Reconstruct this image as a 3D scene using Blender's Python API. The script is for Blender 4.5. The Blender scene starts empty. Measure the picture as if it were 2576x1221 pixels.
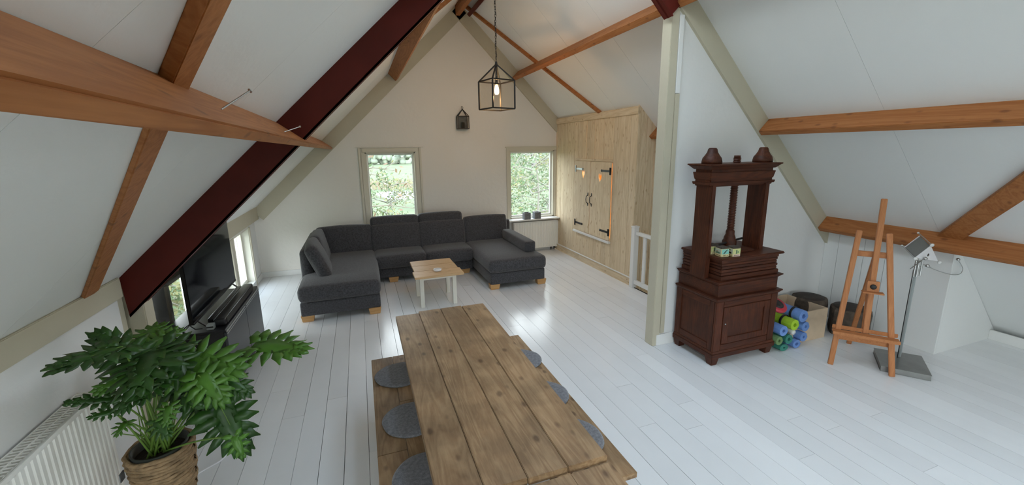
import bpy, bmesh, math, random
from mathutils import Vector, Matrix, noise
from mathutils.geometry import tessellate_polygon
random.seed(7)
R = math.radians
S = bpy.context.scene
COL = S.collection
IMG_W, IMG_H = 2576, 1221

# ------------------------------------------------------------------ camera
YAW, PITCH, ROLL = 0.344786, 0.207367, -0.0132804
FPX, CYPX, EYE = 1049.55, 592.88, 2.0
def cam_axes():
    cy, sy, cp, sp, cr, sr = math.cos(YAW), math.sin(YAW), math.cos(PITCH), math.sin(PITCH), math.cos(ROLL), math.sin(ROLL)
    f = Vector((sy*cp, cy*cp, -sp)); r0 = Vector((cy, -sy, 0)); u0 = r0.cross(f)
    return (cr*r0+sr*u0, -sr*r0+cr*u0, f)
cr_, cu_, cf_ = cam_axes()
cam = bpy.data.cameras.new('camera'); cam_o = bpy.data.objects.new('camera', cam); COL.objects.link(cam_o)
cam_o.matrix_world = Matrix(((cr_.x, cu_.x, -cf_.x, 0), (cr_.y, cu_.y, -cf_.y, 0), (cr_.z, cu_.z, -cf_.z, EYE), (0, 0, 0, 1)))
cam.sensor_fit = 'HORIZONTAL'; cam.sensor_width = 36; cam.lens = FPX/IMG_W*36
cam.shift_y = (CYPX-IMG_H/2)/IMG_W
cam.clip_start = .05; cam.clip_end = 500
S.camera = cam_o

# ------------------------------------------------------------------ world, light, exposure
SKY_STRENGTH = 3.0
W = bpy.data.worlds.new('sky'); S.world = W; W.use_nodes = True
wn = W.node_tree.nodes; wl = W.node_tree.links; wn.clear()
wo = wn.new('ShaderNodeOutputWorld'); wb = wn.new('ShaderNodeBackground'); wr = wn.new('ShaderNodeValToRGB')
wt = wn.new('ShaderNodeTexCoord'); ws = wn.new('ShaderNodeSeparateXYZ')
wl.new(wt.outputs['Generated'], ws.inputs[0]); wl.new(ws.outputs['Z'], wr.inputs[0])
e = wr.color_ramp.elements
e[0].position = 0.0; e[0].color = (.93, .97, 1, 1); e[1].position = .9; e[1].color = (.62, .77, 1, 1)
m_ = e.new(.45); m_.color = (.88, .94, 1, 1)
wl.new(wr.outputs[0], wb.inputs[0]); wb.inputs[1].default_value = SKY_STRENGTH
wl.new(wb.outputs[0], wo.inputs[0])
S.view_settings.view_transform = 'Standard'; S.view_settings.look = 'None'
S.view_settings.exposure = 1.4; S.view_settings.gamma = 1.0
S.view_settings.use_curve_mapping = False
S.cycles.max_bounces = 10; S.cycles.diffuse_bounces = 6; S.cycles.glossy_bounces = 4
S.cycles.transparent_max_bounces = 12; S.cycles.use_denoising = True
S.cycles.sample_clamp_indirect = 8; S.cycles.caustics_reflective = False; S.cycles.caustics_refractive = False

def portal(name, c, w, h, d):
    """sky portal in a window opening: no light of its own, guides the sky's light; d = inward direction"""
    l = bpy.data.lights.new(name, 'AREA'); l.shape = 'RECTANGLE'; l.size = w; l.size_y = h
    l.cycles.is_portal = True
    o = bpy.data.objects.new(name, l); COL.objects.link(o); o.location = c
    o.rotation_euler = Vector(d).to_track_quat('-Z', 'Y').to_euler()
    o['kind'] = 'helper'
    return o

# ------------------------------------------------------------------ materials
def new_mat(name):
    m = bpy.data.materials.new(name); m.use_nodes = True
    nt = m.node_tree; b = nt.nodes['Principled BSDF']
    return m, nt, b
def plain(name, col, rough=.6, metal=0, bump=0, bscale=60, var=0, vscale=3, spec=.5, coat=0):
    m, nt, b = new_mat(name)
    b.inputs['Base Color'].default_value = (*col, 1); b.inputs['Roughness'].default_value = rough
    b.inputs['Metallic'].default_value = metal; b.inputs['Specular IOR Level'].default_value = spec
    if coat: b.inputs['Coat Weight'].default_value = coat; b.inputs['Coat Roughness'].default_value = .12
    if bump or var:
        tc = nt.nodes.new('ShaderNodeTexCoord')
    if var:
        n = nt.nodes.new('ShaderNodeTexNoise'); n.inputs['Scale'].default_value = vscale; n.inputs['Detail'].default_value = 5
        nt.links.new(tc.outputs['Object'], n.inputs['Vector'])
        r = nt.nodes.new('ShaderNodeValToRGB')
        r.color_ramp.elements[0].position = .3; r.color_ramp.elements[1].position = .7
        r.color_ramp.elements[0].color = tuple(c*(1-var) for c in col)+(1,)
        r.color_ramp.elements[1].color = tuple(min(1, c*(1+var*.6)) for c in col)+(1,)
        nt.links.new(n.outputs['Fac'], r.inputs[0]); nt.links.new(r.outputs[0], b.inputs['Base Color'])
    if bump:
        n = nt.nodes.new('ShaderNodeTexNoise'); n.inputs['Scale'].default_value = bscale; n.inputs['Detail'].default_value = 3
        nt.links.new(tc.outputs['Object'], n.inputs['Vector'])
        bp = nt.nodes.new('ShaderNodeBump'); bp.inputs['Strength'].default_value = bump; bp.inputs['Distance'].default_value = .01
        nt.links.new(n.outputs['Fac'], bp.inputs['Height']); nt.links.new(bp.outputs[0], b.inputs['Normal'])
    return m
def wood(name, dark, light, knot=None, axis='Y', rough=.55, rand=.25, grain=1.0, knots=.5, stain=0, spec=.25):
    """planed wood: long grain along axis, rings, knots; each object gets its own offset and tone"""
    m, nt, b = new_mat(name); N = nt.nodes.new; L = nt.links.new
    tc = N('ShaderNodeTexCoord'); oi = N('ShaderNodeObjectInfo')
    mul = N('ShaderNodeVectorMath'); mul.operation = 'SCALE'; mul.inputs['Scale'].default_value = 37.0
    cmb = N('ShaderNodeCombineXYZ')
    for i in range(3): L(oi.outputs['Random'], cmb.inputs[i])
    L(cmb.outputs[0], mul.inputs[0])
    add = N('ShaderNodeVectorMath'); add.operation = 'ADD'; L(tc.outputs['Object'], add.inputs[0]); L(mul.outputs[0], add.inputs[1])
    mp = N('ShaderNodeMapping'); ax = 'XYZ'.index(axis)
    sc = [1, 1, 1]; sc[ax] = .09; mp.inputs['Scale'].default_value = sc
    L(add.outputs[0], mp.inputs[0])
    n1 = N('ShaderNodeTexNoise'); n1.inputs['Scale'].default_value = 7*grain; n1.inputs['Detail'].default_value = 6; n1.inputs['Distortion'].default_value = 1.2
    L(mp.outputs[0], n1.inputs['Vector'])
    n2 = N('ShaderNodeTexNoise'); n2.inputs['Scale'].default_value = 90*grain; n2.inputs['Detail'].default_value = 3
    L(mp.outputs[0], n2.inputs['Vector'])
    w = N('ShaderNodeMath'); w.operation = 'MULTIPLY'; w.inputs[1].default_value = 9.0; L(n1.outputs['Fac'], w.inputs[0])
    fr = N('ShaderNodeMath'); fr.operation = 'PINGPONG'; fr.inputs[1].default_value = .5; L(w.outputs[0], fr.inputs[0])
    mx = N('ShaderNodeMix'); mx.inputs['Factor'].default_value = .4
    L(fr.outputs[0], mx.inputs['A']); L(n2.outputs['Fac'], mx.inputs['B'])
    r = N('ShaderNodeValToRGB'); r.color_ramp.elements[0].position = .12; r.color_ramp.elements[1].position = .6
    r.color_ramp.elements[0].color = (*dark, 1); r.color_ramp.elements[1].color = (*light, 1)
    L(mx.outputs['Result'], r.inputs[0])
    last = r.outputs[0]
    if knots:
        mp2 = N('ShaderNodeMapping'); s2 = [1, 1, 1]; s2[ax] = .55; mp2.inputs['Scale'].default_value = s2; L(add.outputs[0], mp2.inputs[0])
        v = N('ShaderNodeTexVoronoi'); v.inputs['Scale'].default_value = 13; L(mp2.outputs[0], v.inputs['Vector'])
        kr = N('ShaderNodeValToRGB'); kr.color_ramp.elements[0].position = .10; kr.color_ramp.elements[0].color = (knots,)*3+(1,)
        kr.color_ramp.elements[1].position = .23; kr.color_ramp.elements[1].color = (0, 0, 0, 1)
        L(v.outputs['Distance'], kr.inputs[0])
        mk = N('ShaderNodeMix'); mk.data_type = 'RGBA'; L(kr.outputs[0], mk.inputs['Factor']); L(last, mk.inputs['A'])
        mk.inputs['B'].default_value = (*(knot or tuple(c*.45 for c in dark)), 1); last = mk.outputs['Result']
    if stain:
        ns = N('ShaderNodeTexNoise'); ns.inputs['Scale'].default_value = 5; ns.inputs['Detail'].default_value = 6; L(add.outputs[0], ns.inputs['Vector'])
        sr = N('ShaderNodeValToRGB'); sr.color_ramp.elements[0].position = .42; sr.color_ramp.elements[0].color = (1-stain,)*3+(1,); sr.color_ramp.elements[1].position = .62
        L(ns.outputs['Fac'], sr.inputs[0])
        ms = N('ShaderNodeMix'); ms.data_type = 'RGBA'; ms.blend_type = 'MULTIPLY'; ms.inputs['Factor'].default_value = 1
        L(last, ms.inputs['A']); L(sr.outputs[0], ms.inputs['B']); last = ms.outputs['Result']
    if rand:
        hs = N('ShaderNodeHueSaturation'); mr = N('ShaderNodeMapRange')
        mr.inputs['To Min'].default_value = 1-rand; mr.inputs['To Max'].default_value = 1+rand*.5
        L(oi.outputs['Random'], mr.inputs['Value']); L(mr.outputs[0], hs.inputs['Value']); L(last, hs.inputs['Color']); last = hs.outputs[0]
    L(last, b.inputs['Base Color']); b.inputs['Roughness'].default_value = rough; b.inputs['Specular IOR Level'].default_value = spec
    bp = N('ShaderNodeBump'); bp.inputs['Strength'].default_value = .25; bp.inputs['Distance'].default_value = .003
    L(n2.outputs['Fac'], bp.inputs['Height']); L(bp.outputs[0], b.inputs['Normal'])
    return m
def fabric(name, a, c, scale=420):
    m, nt, b = new_mat(name); N = nt.nodes.new; L = nt.links.new
    tc = N('ShaderNodeTexCoord')
    n = N('ShaderNodeTexNoise'); n.inputs['Scale'].default_value = scale; n.inputs['Detail'].default_value = 2; L(tc.outputs['Object'], n.inputs['Vector'])
    n3 = N('ShaderNodeTexNoise'); n3.inputs['Scale'].default_value = 60; n3.inputs['Detail'].default_value = 4; L(tc.outputs['Object'], n3.inputs['Vector'])
    av = N('ShaderNodeMath'); av.operation = 'ADD'; L(n.outputs['Fac'], av.inputs[0]); L(n3.outputs['Fac'], av.inputs[1])
    hf = N('ShaderNodeMath'); hf.operation = 'MULTIPLY'; hf.inputs[1].default_value = .5; L(av.outputs[0], hf.inputs[0])
    r = N('ShaderNodeValToRGB'); r.color_ramp.elements[0].position = .38; r.color_ramp.elements[1].position = .62
    r.color_ramp.elements[0].color = (*a, 1); r.color_ramp.elements[1].color = (*c, 1); L(hf.outputs[0], r.inputs[0])
    L(r.outputs[0], b.inputs['Base Color']); b.inputs['Roughness'].default_value = .95
    b.inputs['Sheen Weight'].default_value = .25; b.inputs['Specular IOR Level'].default_value = .15
    bp = N('ShaderNodeBump'); bp.inputs['Strength'].default_value = .35; bp.inputs['Distance'].default_value = .004
    L(n.outputs['Fac'], bp.inputs['Height']); L(bp.outputs[0], b.inputs['Normal'])
    return m
def glass(name, tint=(1, 1, 1), refl=.9):
    m = bpy.data.materials.new(name); m.use_nodes = True; nt = m.node_tree; nt.nodes.clear(); N = nt.nodes.new; L = nt.links.new
    o = N('ShaderNodeOutputMaterial'); t = N('ShaderNodeBsdfTransparent'); g = N('ShaderNodeBsdfGlossy'); mx = N('ShaderNodeMixShader'); f = N('ShaderNodeFresnel')
    t.inputs[0].default_value = (*tint, 1); g.inputs['Roughness'].default_value = .02; f.inputs[0].default_value = 1.45
    ge = N('ShaderNodeNewGeometry'); inv = N('ShaderNodeMath'); inv.operation = 'SUBTRACT'; inv.inputs[0].default_value = refl; L(ge.outputs['Backfacing'], inv.inputs[1]); inv.use_clamp = True
    mm = N('ShaderNodeMath'); mm.operation = 'MULTIPLY'; L(inv.outputs[0], mm.inputs[1]); L(f.outputs[0], mm.inputs[0])
    L(mm.outputs[0], mx.inputs[0]); L(t.outputs[0], mx.inputs[1]); L(g.outputs[0], mx.inputs[2]); L(mx.outputs[0], o.inputs[0])
    return m
def emit(name, col, s):
    m = bpy.data.materials.new(name); m.use_nodes = True; nt = m.node_tree; nt.nodes.clear()
    o = nt.nodes.new('ShaderNodeOutputMaterial'); e = nt.nodes.new('ShaderNodeEmission')
    e.inputs[0].default_value = (*col, 1); e.inputs[1].default_value = s; nt.links.new(e.outputs[0], o.inputs[0]); return m

M = {}
M['white_wall'] = plain('white wall paint', (.77, .775, .765), .75, bump=.25, bscale=25)
M['gable_wall'] = plain('plastered gable paint', (.83, .80, .745), .8, bump=.3, bscale=18)
M['ceil'] = plain('white ceiling board', (.79, .80, .785), .6, bump=.12, bscale=30, var=.015, vscale=1.5)
M['beige'] = plain('beige beam paint', (.53, .49, .375), .6, bump=.15, bscale=40, var=.04)
M['cream'] = plain('cream frame paint', (.66, .62, .51), .4)
M['cream2'] = plain('pale cream paint', (.76, .74, .66), .4, bump=.05)
M['white_gloss'] = plain('white gloss paint', (.80, .80, .78), .35)
M['rad'] = plain('radiator enamel', (.86, .85, .80), .35)
M['dark'] = plain('dark void', (.03, .028, .025), .9)
M['floor_sub'] = plain('dark subfloor', (.06, .055, .05), .9)
m, nt, b = new_mat('white floor paint'); N = nt.nodes.new; L = nt.links.new
tc = N('ShaderNodeTexCoord'); oi = N('ShaderNodeObjectInfo'); mr = N('ShaderNodeMapRange')
mr.inputs['To Min'].default_value = .93; mr.inputs['To Max'].default_value = 1.02; L(oi.outputs['Random'], mr.inputs['Value'])
n = N('ShaderNodeTexNoise'); n.inputs['Scale'].default_value = 4; n.inputs['Detail'].default_value = 6; L(tc.outputs['Object'], n.inputs['Vector'])
r = N('ShaderNodeValToRGB'); r.color_ramp.elements[0].position = .3; r.color_ramp.elements[0].color = (.82, .83, .835, 1)
r.color_ramp.elements[1].position = .6; r.color_ramp.elements[1].color = (.84, .85, .855, 1); L(n.outputs['Fac'], r.inputs[0])
vm = N('ShaderNodeVectorMath'); vm.operation = 'SCALE'; L(r.outputs[0], vm.inputs[0]); L(mr.outputs[0], vm.inputs['Scale'])
L(vm.outputs[0], b.inputs['Base Color'])
rr = N('ShaderNodeMapRange'); rr.inputs['To Min'].default_value = .17; rr.inputs['To Max'].default_value = .24; L(n.outputs['Fac'], rr.inputs['Value']); L(rr.outputs[0], b.inputs['Roughness'])
mp = N('ShaderNodeMapping'); mp.inputs['Scale'].default_value = (9, 2.2, 9); L(tc.outputs['Object'], mp.inputs[0])
n2 = N('ShaderNodeTexNoise'); n2.inputs['Scale'].default_value = 1.5; n2.inputs['Detail'].default_value = 2.5; L(mp.outputs[0], n2.inputs['Vector'])
bp = N('ShaderNodeBump'); bp.inputs['Strength'].default_value = .28; bp.inputs['Distance'].default_value = .005; L(n2.outputs['Fac'], bp.inputs['Height']); L(bp.outputs[0], b.inputs['Normal'])
M['floor'] = m
for ax in 'XYZ':
    M['beam'+ax] = wood('orange pine beam '+ax, (.30, .105, .030), (.43, .175, .060), (.12, .045, .02), ax, .55, .12, .8, .55)
    M['table'+ax] = wood('scaffold wood '+ax, (.29, .17, .085), (.47, .31, .17), (.085, .045, .024), ax, .40, .14, 1.0, .65, .30)
    M['press'+ax] = wood('dark oak '+ax, (.048, .012, .005), (.112, .030, .011), None, ax, .48, .15, 1.2, 0, .25, .3)
    M['easel'+ax] = wood('beech '+ax, (.40, .15, .055), (.52, .22, .085), None, ax, .45, .05, 1.2, 0)
    M['pine'+ax] = wood('pale pine '+ax, (.62, .48, .30), (.80, .67, .48), (.36, .20, .08), ax, .6, .10, .8, .5)
    M['coffee'+ax] = wood('light oak top '+ax, (.50, .31, .15), (.66, .46, .26), (.32, .17, .07), ax, .45, .1, 1.1, .4)
M['beamGrey'] = wood('weathered beam', (.27, .15, .085), (.37, .225, .13), (.13, .07, .03), 'Y', .6, .08, .7, .5, .2)
M['steel_red'] = plain('dark red primer steel', (.085, .011, .007), .5, var=.25, vscale=3, spec=.2)
M['sofa'] = fabric('charcoal sofa fabric', (.037, .036, .038), (.094, .093, .101))
M['felt'] = fabric('grey felt', (.13, .13, .145), (.25, .25, .265), 300)
M['oakleg'] = wood('oak foot', (.50, .27, .10), (.62, .37, .16), None, 'X', .45, .05, 1, 0)
M['black_lacq'] = plain('black lacquer', (.012, .012, .014), .28)
M['cab_grey'] = plain('dark grey cabinet', (.045, .047, .055), .38)
M['screen'] = plain('tv screen', (.006, .007, .009), .07)
M['black_iron'] = plain('black iron', (.012, .012, .012), .45)
M['galv'] = plain('galvanised metal', (.45, .50, .50), .4, .6)
M['chrome'] = plain('brushed steel', (.55, .55, .54), .28, 1, bump=.05, bscale=200)
M['steel_plate'] = plain('dull steel plate', (.30, .30, .29), .35, .9, var=.15, vscale=8)
M['white_plastic'] = plain('white plastic', (.82, .82, .84), .4)
M['grey_panel'] = plain('grey panel', (.16, .16, .15), .5)
M['clear'] = plain('frosted knob', (.75, .75, .73), .2)
M['concrete'] = plain('grey concrete', (.17, .18, .19), .8, var=.3, vscale=30, bump=.2)
M['bark'] = plain('dark bark', (.10, .075, .055), .9, bump=1.0, bscale=30, var=.5, vscale=14)
M['ply'] = plain('birch ply', (.62, .48, .33), .6, var=.08, vscale=10)
M['gls'] = glass('window glass', (.98, 1, .99), .6)
M['lampglass'] = glass('lantern glass', (.97, .96, .94), 1.0)
M['bulb'] = emit('glowing filament', (1, .55, .18), 20)
M['bulbglass'] = emit('warm bulb glass', (1, .60, .24), 3.2)
M['leaf'] = plain('philodendron leaf', (.026, .085, .012), .36, var=.45, vscale=9, bump=.15, bscale=30)
M['leaf2'] = plain('philodendron young leaf', (.070, .185, .020), .36, var=.3, vscale=9, bump=.15, bscale=30)
M['stalk'] = plain('leaf stalk', (.14, .25, .04), .45)
M['rope'] = plain('water hyacinth rope', (.36, .24, .13), .85, var=.4, vscale=25, bump=.8, bscale=60)
M['pot_dark'] = plain('dark plastic pot', (.03, .035, .03), .5)
M['soil'] = plain('soil', (.03, .02, .014), .95, bump=1, bscale=50)
def mcol(n, c, r=.7): return plain(n, c, r, bump=.2, bscale=120, var=.1, vscale=20)
M['mat_blue'] = mcol('blue foam', (.16, .30, .66)); M['mat_lime'] = mcol('lime foam', (.38, .60, .03)); M['mat_teal'] = mcol('teal foam', (.04, .22, .17))
M['mat_olive'] = mcol('olive foam', (.15, .26, .10)); M['red'] = plain('red vinyl', (.45, .03, .05), .4)
M['meadow'] = plain('meadow', (.085, .11, .042), .9, var=.3, vscale=.4)
M['water'] = plain('pond water', (.55, .65, .75), .05)
M['reed'] = plain('dry reeds', (.30, .24, .17), .9, var=.3, vscale=3)
M['branch'] = plain('bare branch', (.22, .19, .15), .9)
M['branch2'] = plain('pale branch', (.25, .23, .20), .9)
M['lf_y'] = plain('autumn leaf', (.17, .165, .06), .7); M['lf_g'] = plain('green leaf', (.075, .12, .04), .7); M['lf_b'] = plain('brown leaf', (.20, .13, .08), .8); M['lf_p'] = plain('pale leaf', (.19, .195, .115), .7)
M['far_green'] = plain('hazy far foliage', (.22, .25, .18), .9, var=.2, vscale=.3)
M['heart_glow'] = plain('painted amber glow', (.85, .36, .05), .8)  # orange lamplight put into the colour of the closet back
M['cardprint'] = plain('cream card', (.70, .62, .34), .6)

# ------------------------------------------------------------------ mesh builder
class MB:
    def __init__(s): s.v = []; s.f = []; s.sm = []
    def add(s, vs, fs, smooth=False):
        k = len(s.v); s.v += [tuple(v) for v in vs]
        for f in fs: s.f.append(tuple(i+k for i in f)); s.sm.append(smooth)
        return s
    def box(s, x0, x1, y0, y1, z0, z1):
        vs = [(x, y, z) for z in (z0, z1) for y in (y0, y1) for x in (x0, x1)]
        return s.add(vs, [(0, 2, 3, 1), (4, 5, 7, 6), (0, 1, 5, 4), (2, 6, 7, 3), (0, 4, 6, 2), (1, 3, 7, 5)])
    def hexa(s, bot, top):
        return s.add(list(bot)+list(top), [(3, 2, 1, 0), (4, 5, 6, 7), (0, 1, 5, 4), (1, 2, 6, 5), (2, 3, 7, 6), (3, 0, 4, 7)])
    def bar(s, p0, p1, w, h, up=(0, 0, 1), w1=None, h1=None):
        """beam p0->p1; w across, h along 'up'"""
        p0, p1 = Vector(p0), Vector(p1); d = (p1-p0).normalized(); u = Vector(up); u = (u-d*u.dot(d)).normalized(); r_ = d.cross(u)
        w1 = w1 or w; h1 = h1 or h
        a = [p0+r_*x*w/2+u*y*h/2 for x, y in ((-1, -1), (1, -1), (1, 1), (-1, 1))]
        b_ = [p1+r_*x*w1/2+u*y*h1/2 for x, y in ((-1, -1), (1, -1), (1, 1), (-1, 1))]
        return s.hexa(a, b_)
    def tube(s, pts, r, n=8, caps=True, r1=None):
        pts = [Vector(p) for p in pts]; k = len(pts); rings = []; u = None
        for i, p in enumerate(pts):
            d = (pts[min(i+1, k-1)]-pts[max(i-1, 0)]).normalized()
            if u is None: u = d.orthogonal().normalized()
            u = (u-d*u.dot(d)).normalized(); w = d.cross(u)
            rr_ = r if r1 is None else r+(r1-r)*i/(k-1)
            if isinstance(r, (list, tuple)): rr_ = r[i]
            rings.append([p+(u*math.cos(2*math.pi*j/n)+w*math.sin(2*math.pi*j/n))*rr_ for j in range(n)])
        vs = [v for q in rings for v in q]; fs = []
        for i in range(k-1):
            for j in range(n): fs.append((i*n+j, i*n+(j+1) % n, (i+1)*n+(j+1) % n, (i+1)*n+j))
        s.add(vs, fs, True)
        if caps: s.add(rings[0], [tuple(range(n))[::-1]]); s.add(rings[-1], [tuple(range(n))])
        return s
    def cyl(s, p0, p1, r, n=16, r1=None): return s.tube([p0, p1], r, n, True, r1)
    def lathe(s, c, prof, n=20, axis=(0, 0, 1)):
        """prof: (radius, height) list"""
        c = Vector(c); a = Vector(axis).normalized(); u = a.orthogonal().normalized(); w = a.cross(u); vs = []; fs = []
        for r_, h in prof:
            for j in range(n):
                t = 2*math.pi*j/n; vs.append(c+a*h+(u*math.cos(t)+w*math.sin(t))*max(r_, 1e-4))
        for i in range(len(prof)-1):
            for j in range(n): fs.append((i*n+j, i*n+(j+1) % n, (i+1)*n+(j+1) % n, (i+1)*n+j))
        return s.add(vs, fs, True)
    def prism(s, poly, ext, smooth=False):
        p = [Vector(q) for q in poly]; ex = Vector(ext); n = len(p)
        s.add(p, [tuple(range(n))]); s.add([q+ex for q in p], [tuple(range(n))[::-1]])
        vs = p+[q+ex for q in p]; return s.add(vs, [(i, (i+1) % n, n+(i+1) % n, n+i) for i in range(n)], smooth)
    def plate(s, loops, ext):
        """first loop outer, rest holes (3D points); extruded"""
        tri = tessellate_polygon([[Vector(p) for p in lp] for lp in loops]); flat = [Vector(p) for lp in loops for p in lp]; ex = Vector(ext)
        s.add(flat, [tuple(t) for t in tri]); s.add([p+ex for p in flat], [tuple(t)[::-1] for t in tri])
        for lp in loops:
            n = len(lp); a = [Vector(p) for p in lp]
            s.add(a+[p+ex for p in a], [(i, (i+1) % n, n+(i+1) % n, n+i) for i in range(n)])
        return s
    def rbox(s, c, size, rad=.04, puff=0, n=7, rot=None, smooth=True, puffax=(1, 1, 1)):
        """rounded, slightly stuffed box"""
        hx, hy, hz = [q/2 for q in size]; rad = min(rad, hx, hy, hz)
        idx = {}; vs = []; fs = []
        def pos(t, h):
            return t*h
        ts = []
        for h in (hx, hy, hz):
            e_ = rad/h; q = [-1, -1+e_*.3, -1+e_]; k = max(1, n-4)
            q += [(-1+e_)+(2-2*e_)*i/k for i in range(1, k)]+[1-e_, 1-e_*.3, 1]; ts.append(q)
        m_ = [len(t)-1 for t in ts]
        def vert(i, j, k):
            key = (i, j, k)
            if key in idx: return idx[key]
            t = (ts[0][i], ts[1][j], ts[2][k]); p = Vector((t[0]*hx, t[1]*hy, t[2]*hz))
            core = Vector([max(-h+rad, min(h-rad, q)) for q, h in zip(p, (hx, hy, hz))]); d = p-core
            if d.length > 1e-9: p = core+d.normalized()*rad
            if puff:
                q = [1-abs(t[a])**2.2 for a in range(3)]
                p.x += puff*puffax[0]*t[0]*q[1]*q[2] if abs(t[0]) > .5 else 0
                p.y += puff*puffax[1]*t[1]*q[0]*q[2] if abs(t[1]) > .5 else 0
                p.z += puff*puffax[2]*t[2]*q[0]*q[1] if abs(t[2]) > .5 else 0
            if rot: p = rot @ p
            idx[key] = len(vs); vs.append(p+Vector(c)); return idx[key]
        for a in range(3):
            b_, c_ = (a+1) % 3, (a+2) % 3
            for side in (0, m_[a]):
                for i in range(m_[b_]):
                    for j in range(m_[c_]):
                        q = []
                        for di, dj in ((0, 0), (1, 0), (1, 1), (0, 1)):
                            k3 = [0, 0, 0]; k3[a] = side; k3[b_] = i+di; k3[c_] = j+dj; q.append(vert(*k3))
                        fs.append(tuple(q if side else q[::-1]))
        return s.add(vs, fs, smooth)
    def build(s, name, mat, parent=None, bevel=0, seg=2, fix=True):
        me = bpy.data.meshes.new(name); off = Vector((0, 0, 0)); p = parent
        while p is not None: off += p.location; p = p.parent
        me.from_pydata([tuple(Vector(v)-off) for v in s.v], [], s.f)
        me.polygons.foreach_set('use_smooth', s.sm)
        if fix or bevel:
            bm = bmesh.new(); bm.from_mesh(me)
            if bevel:
                bmesh.ops.remove_doubles(bm, verts=bm.verts, dist=1e-5)
                eds = [e_ for e_ in bm.edges if len(e_.link_faces) == 2 and e_.calc_face_angle(0) > .6]
                bmesh.ops.bevel(bm, geom=eds, offset=bevel, segments=seg, affect='EDGES', clamp_overlap=True)
            if fix: bmesh.ops.recalc_face_normals(bm, faces=bm.faces)
            bm.to_mesh(me); bm.free()
        me.materials.append(mat if not isinstance(mat, str) else M[mat])
        o = bpy.data.objects.new(name, me); COL.objects.link(o)
        if parent is not None: o.parent = parent
        return o
def tag(o, label=None, cat=None, group=None, kind=None):
    if label: o['label'] = label
    if cat: o['category'] = cat
    if group: o['group'] = group
    if kind: o['kind'] = kind
    return o
def thing(name, label, cat, loc=(0, 0, 0), group=None, kind=None):
    o = bpy.data.objects.new(name, None); COL.objects.link(o); o.location = loc; o.empty_display_size = .1
    return tag(o, label, cat, group, kind)
def struct(o): o['kind'] = 'structure'; return o
def sroot(name, loc=(0, 0, 0)): return thing(name, None, None, loc, None, 'structure')
def B(*a): return MB().box(*a)
V = Vector
def copy_tree(o, parent=None, dloc=None):
    c = o.copy(); COL.objects.link(c)
    if parent is not None: c.parent = parent
    if dloc is not None: c.location = o.location+V(dloc)
    for ch in list(o.children): copy_tree(ch, c)
    return c

# roof planes
LS, LZ = .97, 2.66          # left: z = LZ + LS*x
RZ = 6.15                   # right: z = RZ - x
def zl(x): return LZ+LS*x
def zr(x): return RZ-x
AX = (RZ-LZ)/(1+LS); AZ = RZ-AX
NL = V((LS, 0, -1)).normalized(); NR = V((-1, 0, -1)).normalized()   # inward normals
Y1, Y0 = 7.44, -2.6         # gable, back wall
PY = 3.23                   # partition face
XW, XK = -1.62, -1.47       # left wall (far part / near part)

# ================================================================== SETTING
# ---- floor
fl = sroot('floor')
B(-1.95, 6.6, Y0, 3.35, -.25, -.03).build('subfloor', 'floor_sub', fl)
B(-1.95, 3.585, 3.35, Y1+.2, -.25, -.03).build('subfloor', 'floor_sub', fl)
pw = .1535
x = -1.63; i = 0
def plank(x0, x1, y0, y1):
    g = random.choice((.0007, .001, .0013, .002)); dz = random.uniform(-.0006, .0006)
    B(x0+g, x1-g, y0+.001, y1-.001, -.03, dz).build('plank', 'floor', fl)
while x < 6.15:
    x1 = x+pw; far = Y1 if x1 < 3.6 else PY+.02
    if x < 3.58 < x1: x1 = 3.58
    near = Y0
    cuts = [near]; y = near+random.uniform(1.2, 3.6)
    while y < far-.7:
        cuts.append(y); y += random.uniform(2.3, 4.4)
    cuts.append(far)
    # end joints seen in the photograph
    if abs(x+.234) < .08: cuts = [near, .4, 3.735, far]
    if abs(x-1.76) < .08: cuts = [near, 2.21, far]
    if abs(x-2.07) < .08: cuts = [near, 2.07, 5.2, far]
    if abs(x-1.15) < .08: cuts = [near, 1.0, 4.45, far]
    for a, b_ in zip(cuts, cuts[1:]): plank(x, x1, a, b_)
    x = x1; i += 1
# stair opening edge
B(3.585, 3.60, 3.35, 4.86, -.035, .002).build('stair_nosing', 'dark', fl)

# ---- gable wall with two windows
def rect_xz(x0, x1, z0, z1, y): return [(x0, y, z0), (x1, y, z0), (x1, y, z1), (x0, y, z1)]
WL = (.10, .92, .52, 1.955); WR = (2.64, 3.555, .665, 1.945)
out = [(-1.9, Y1, -.25), (6.4, Y1, -.25), (6.4, Y1, 0), (AX, Y1, AZ+.1), (-1.9, Y1, zl(-1.9)+.1)]
struct(MB().plate([out, rect_xz(*WL, Y1), rect_xz(*WR, Y1)], (0, .22, 0)).build('wall_back', 'gable_wall'))
out = [(-1.9, Y0, -.25), (6.4, Y0, -.25), (6.4, Y0, 0), (AX, Y0, AZ+.1), (-1.9, Y0, zl(-1.9)+.1)]
ADDED_WB = [(-.75, .45, .02, 1.62), (1.15, 2.35, .02, 2.1), (2.95, 3.9, .55, 1.60)]  # rear windows behind the camera, added to bring in daylight
struct(MB().plate([out]+[rect_xz(*w, Y0) for w in ADDED_WB], (0, -.22, 0)).build('wall_front', 'gable_wall'))

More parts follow.
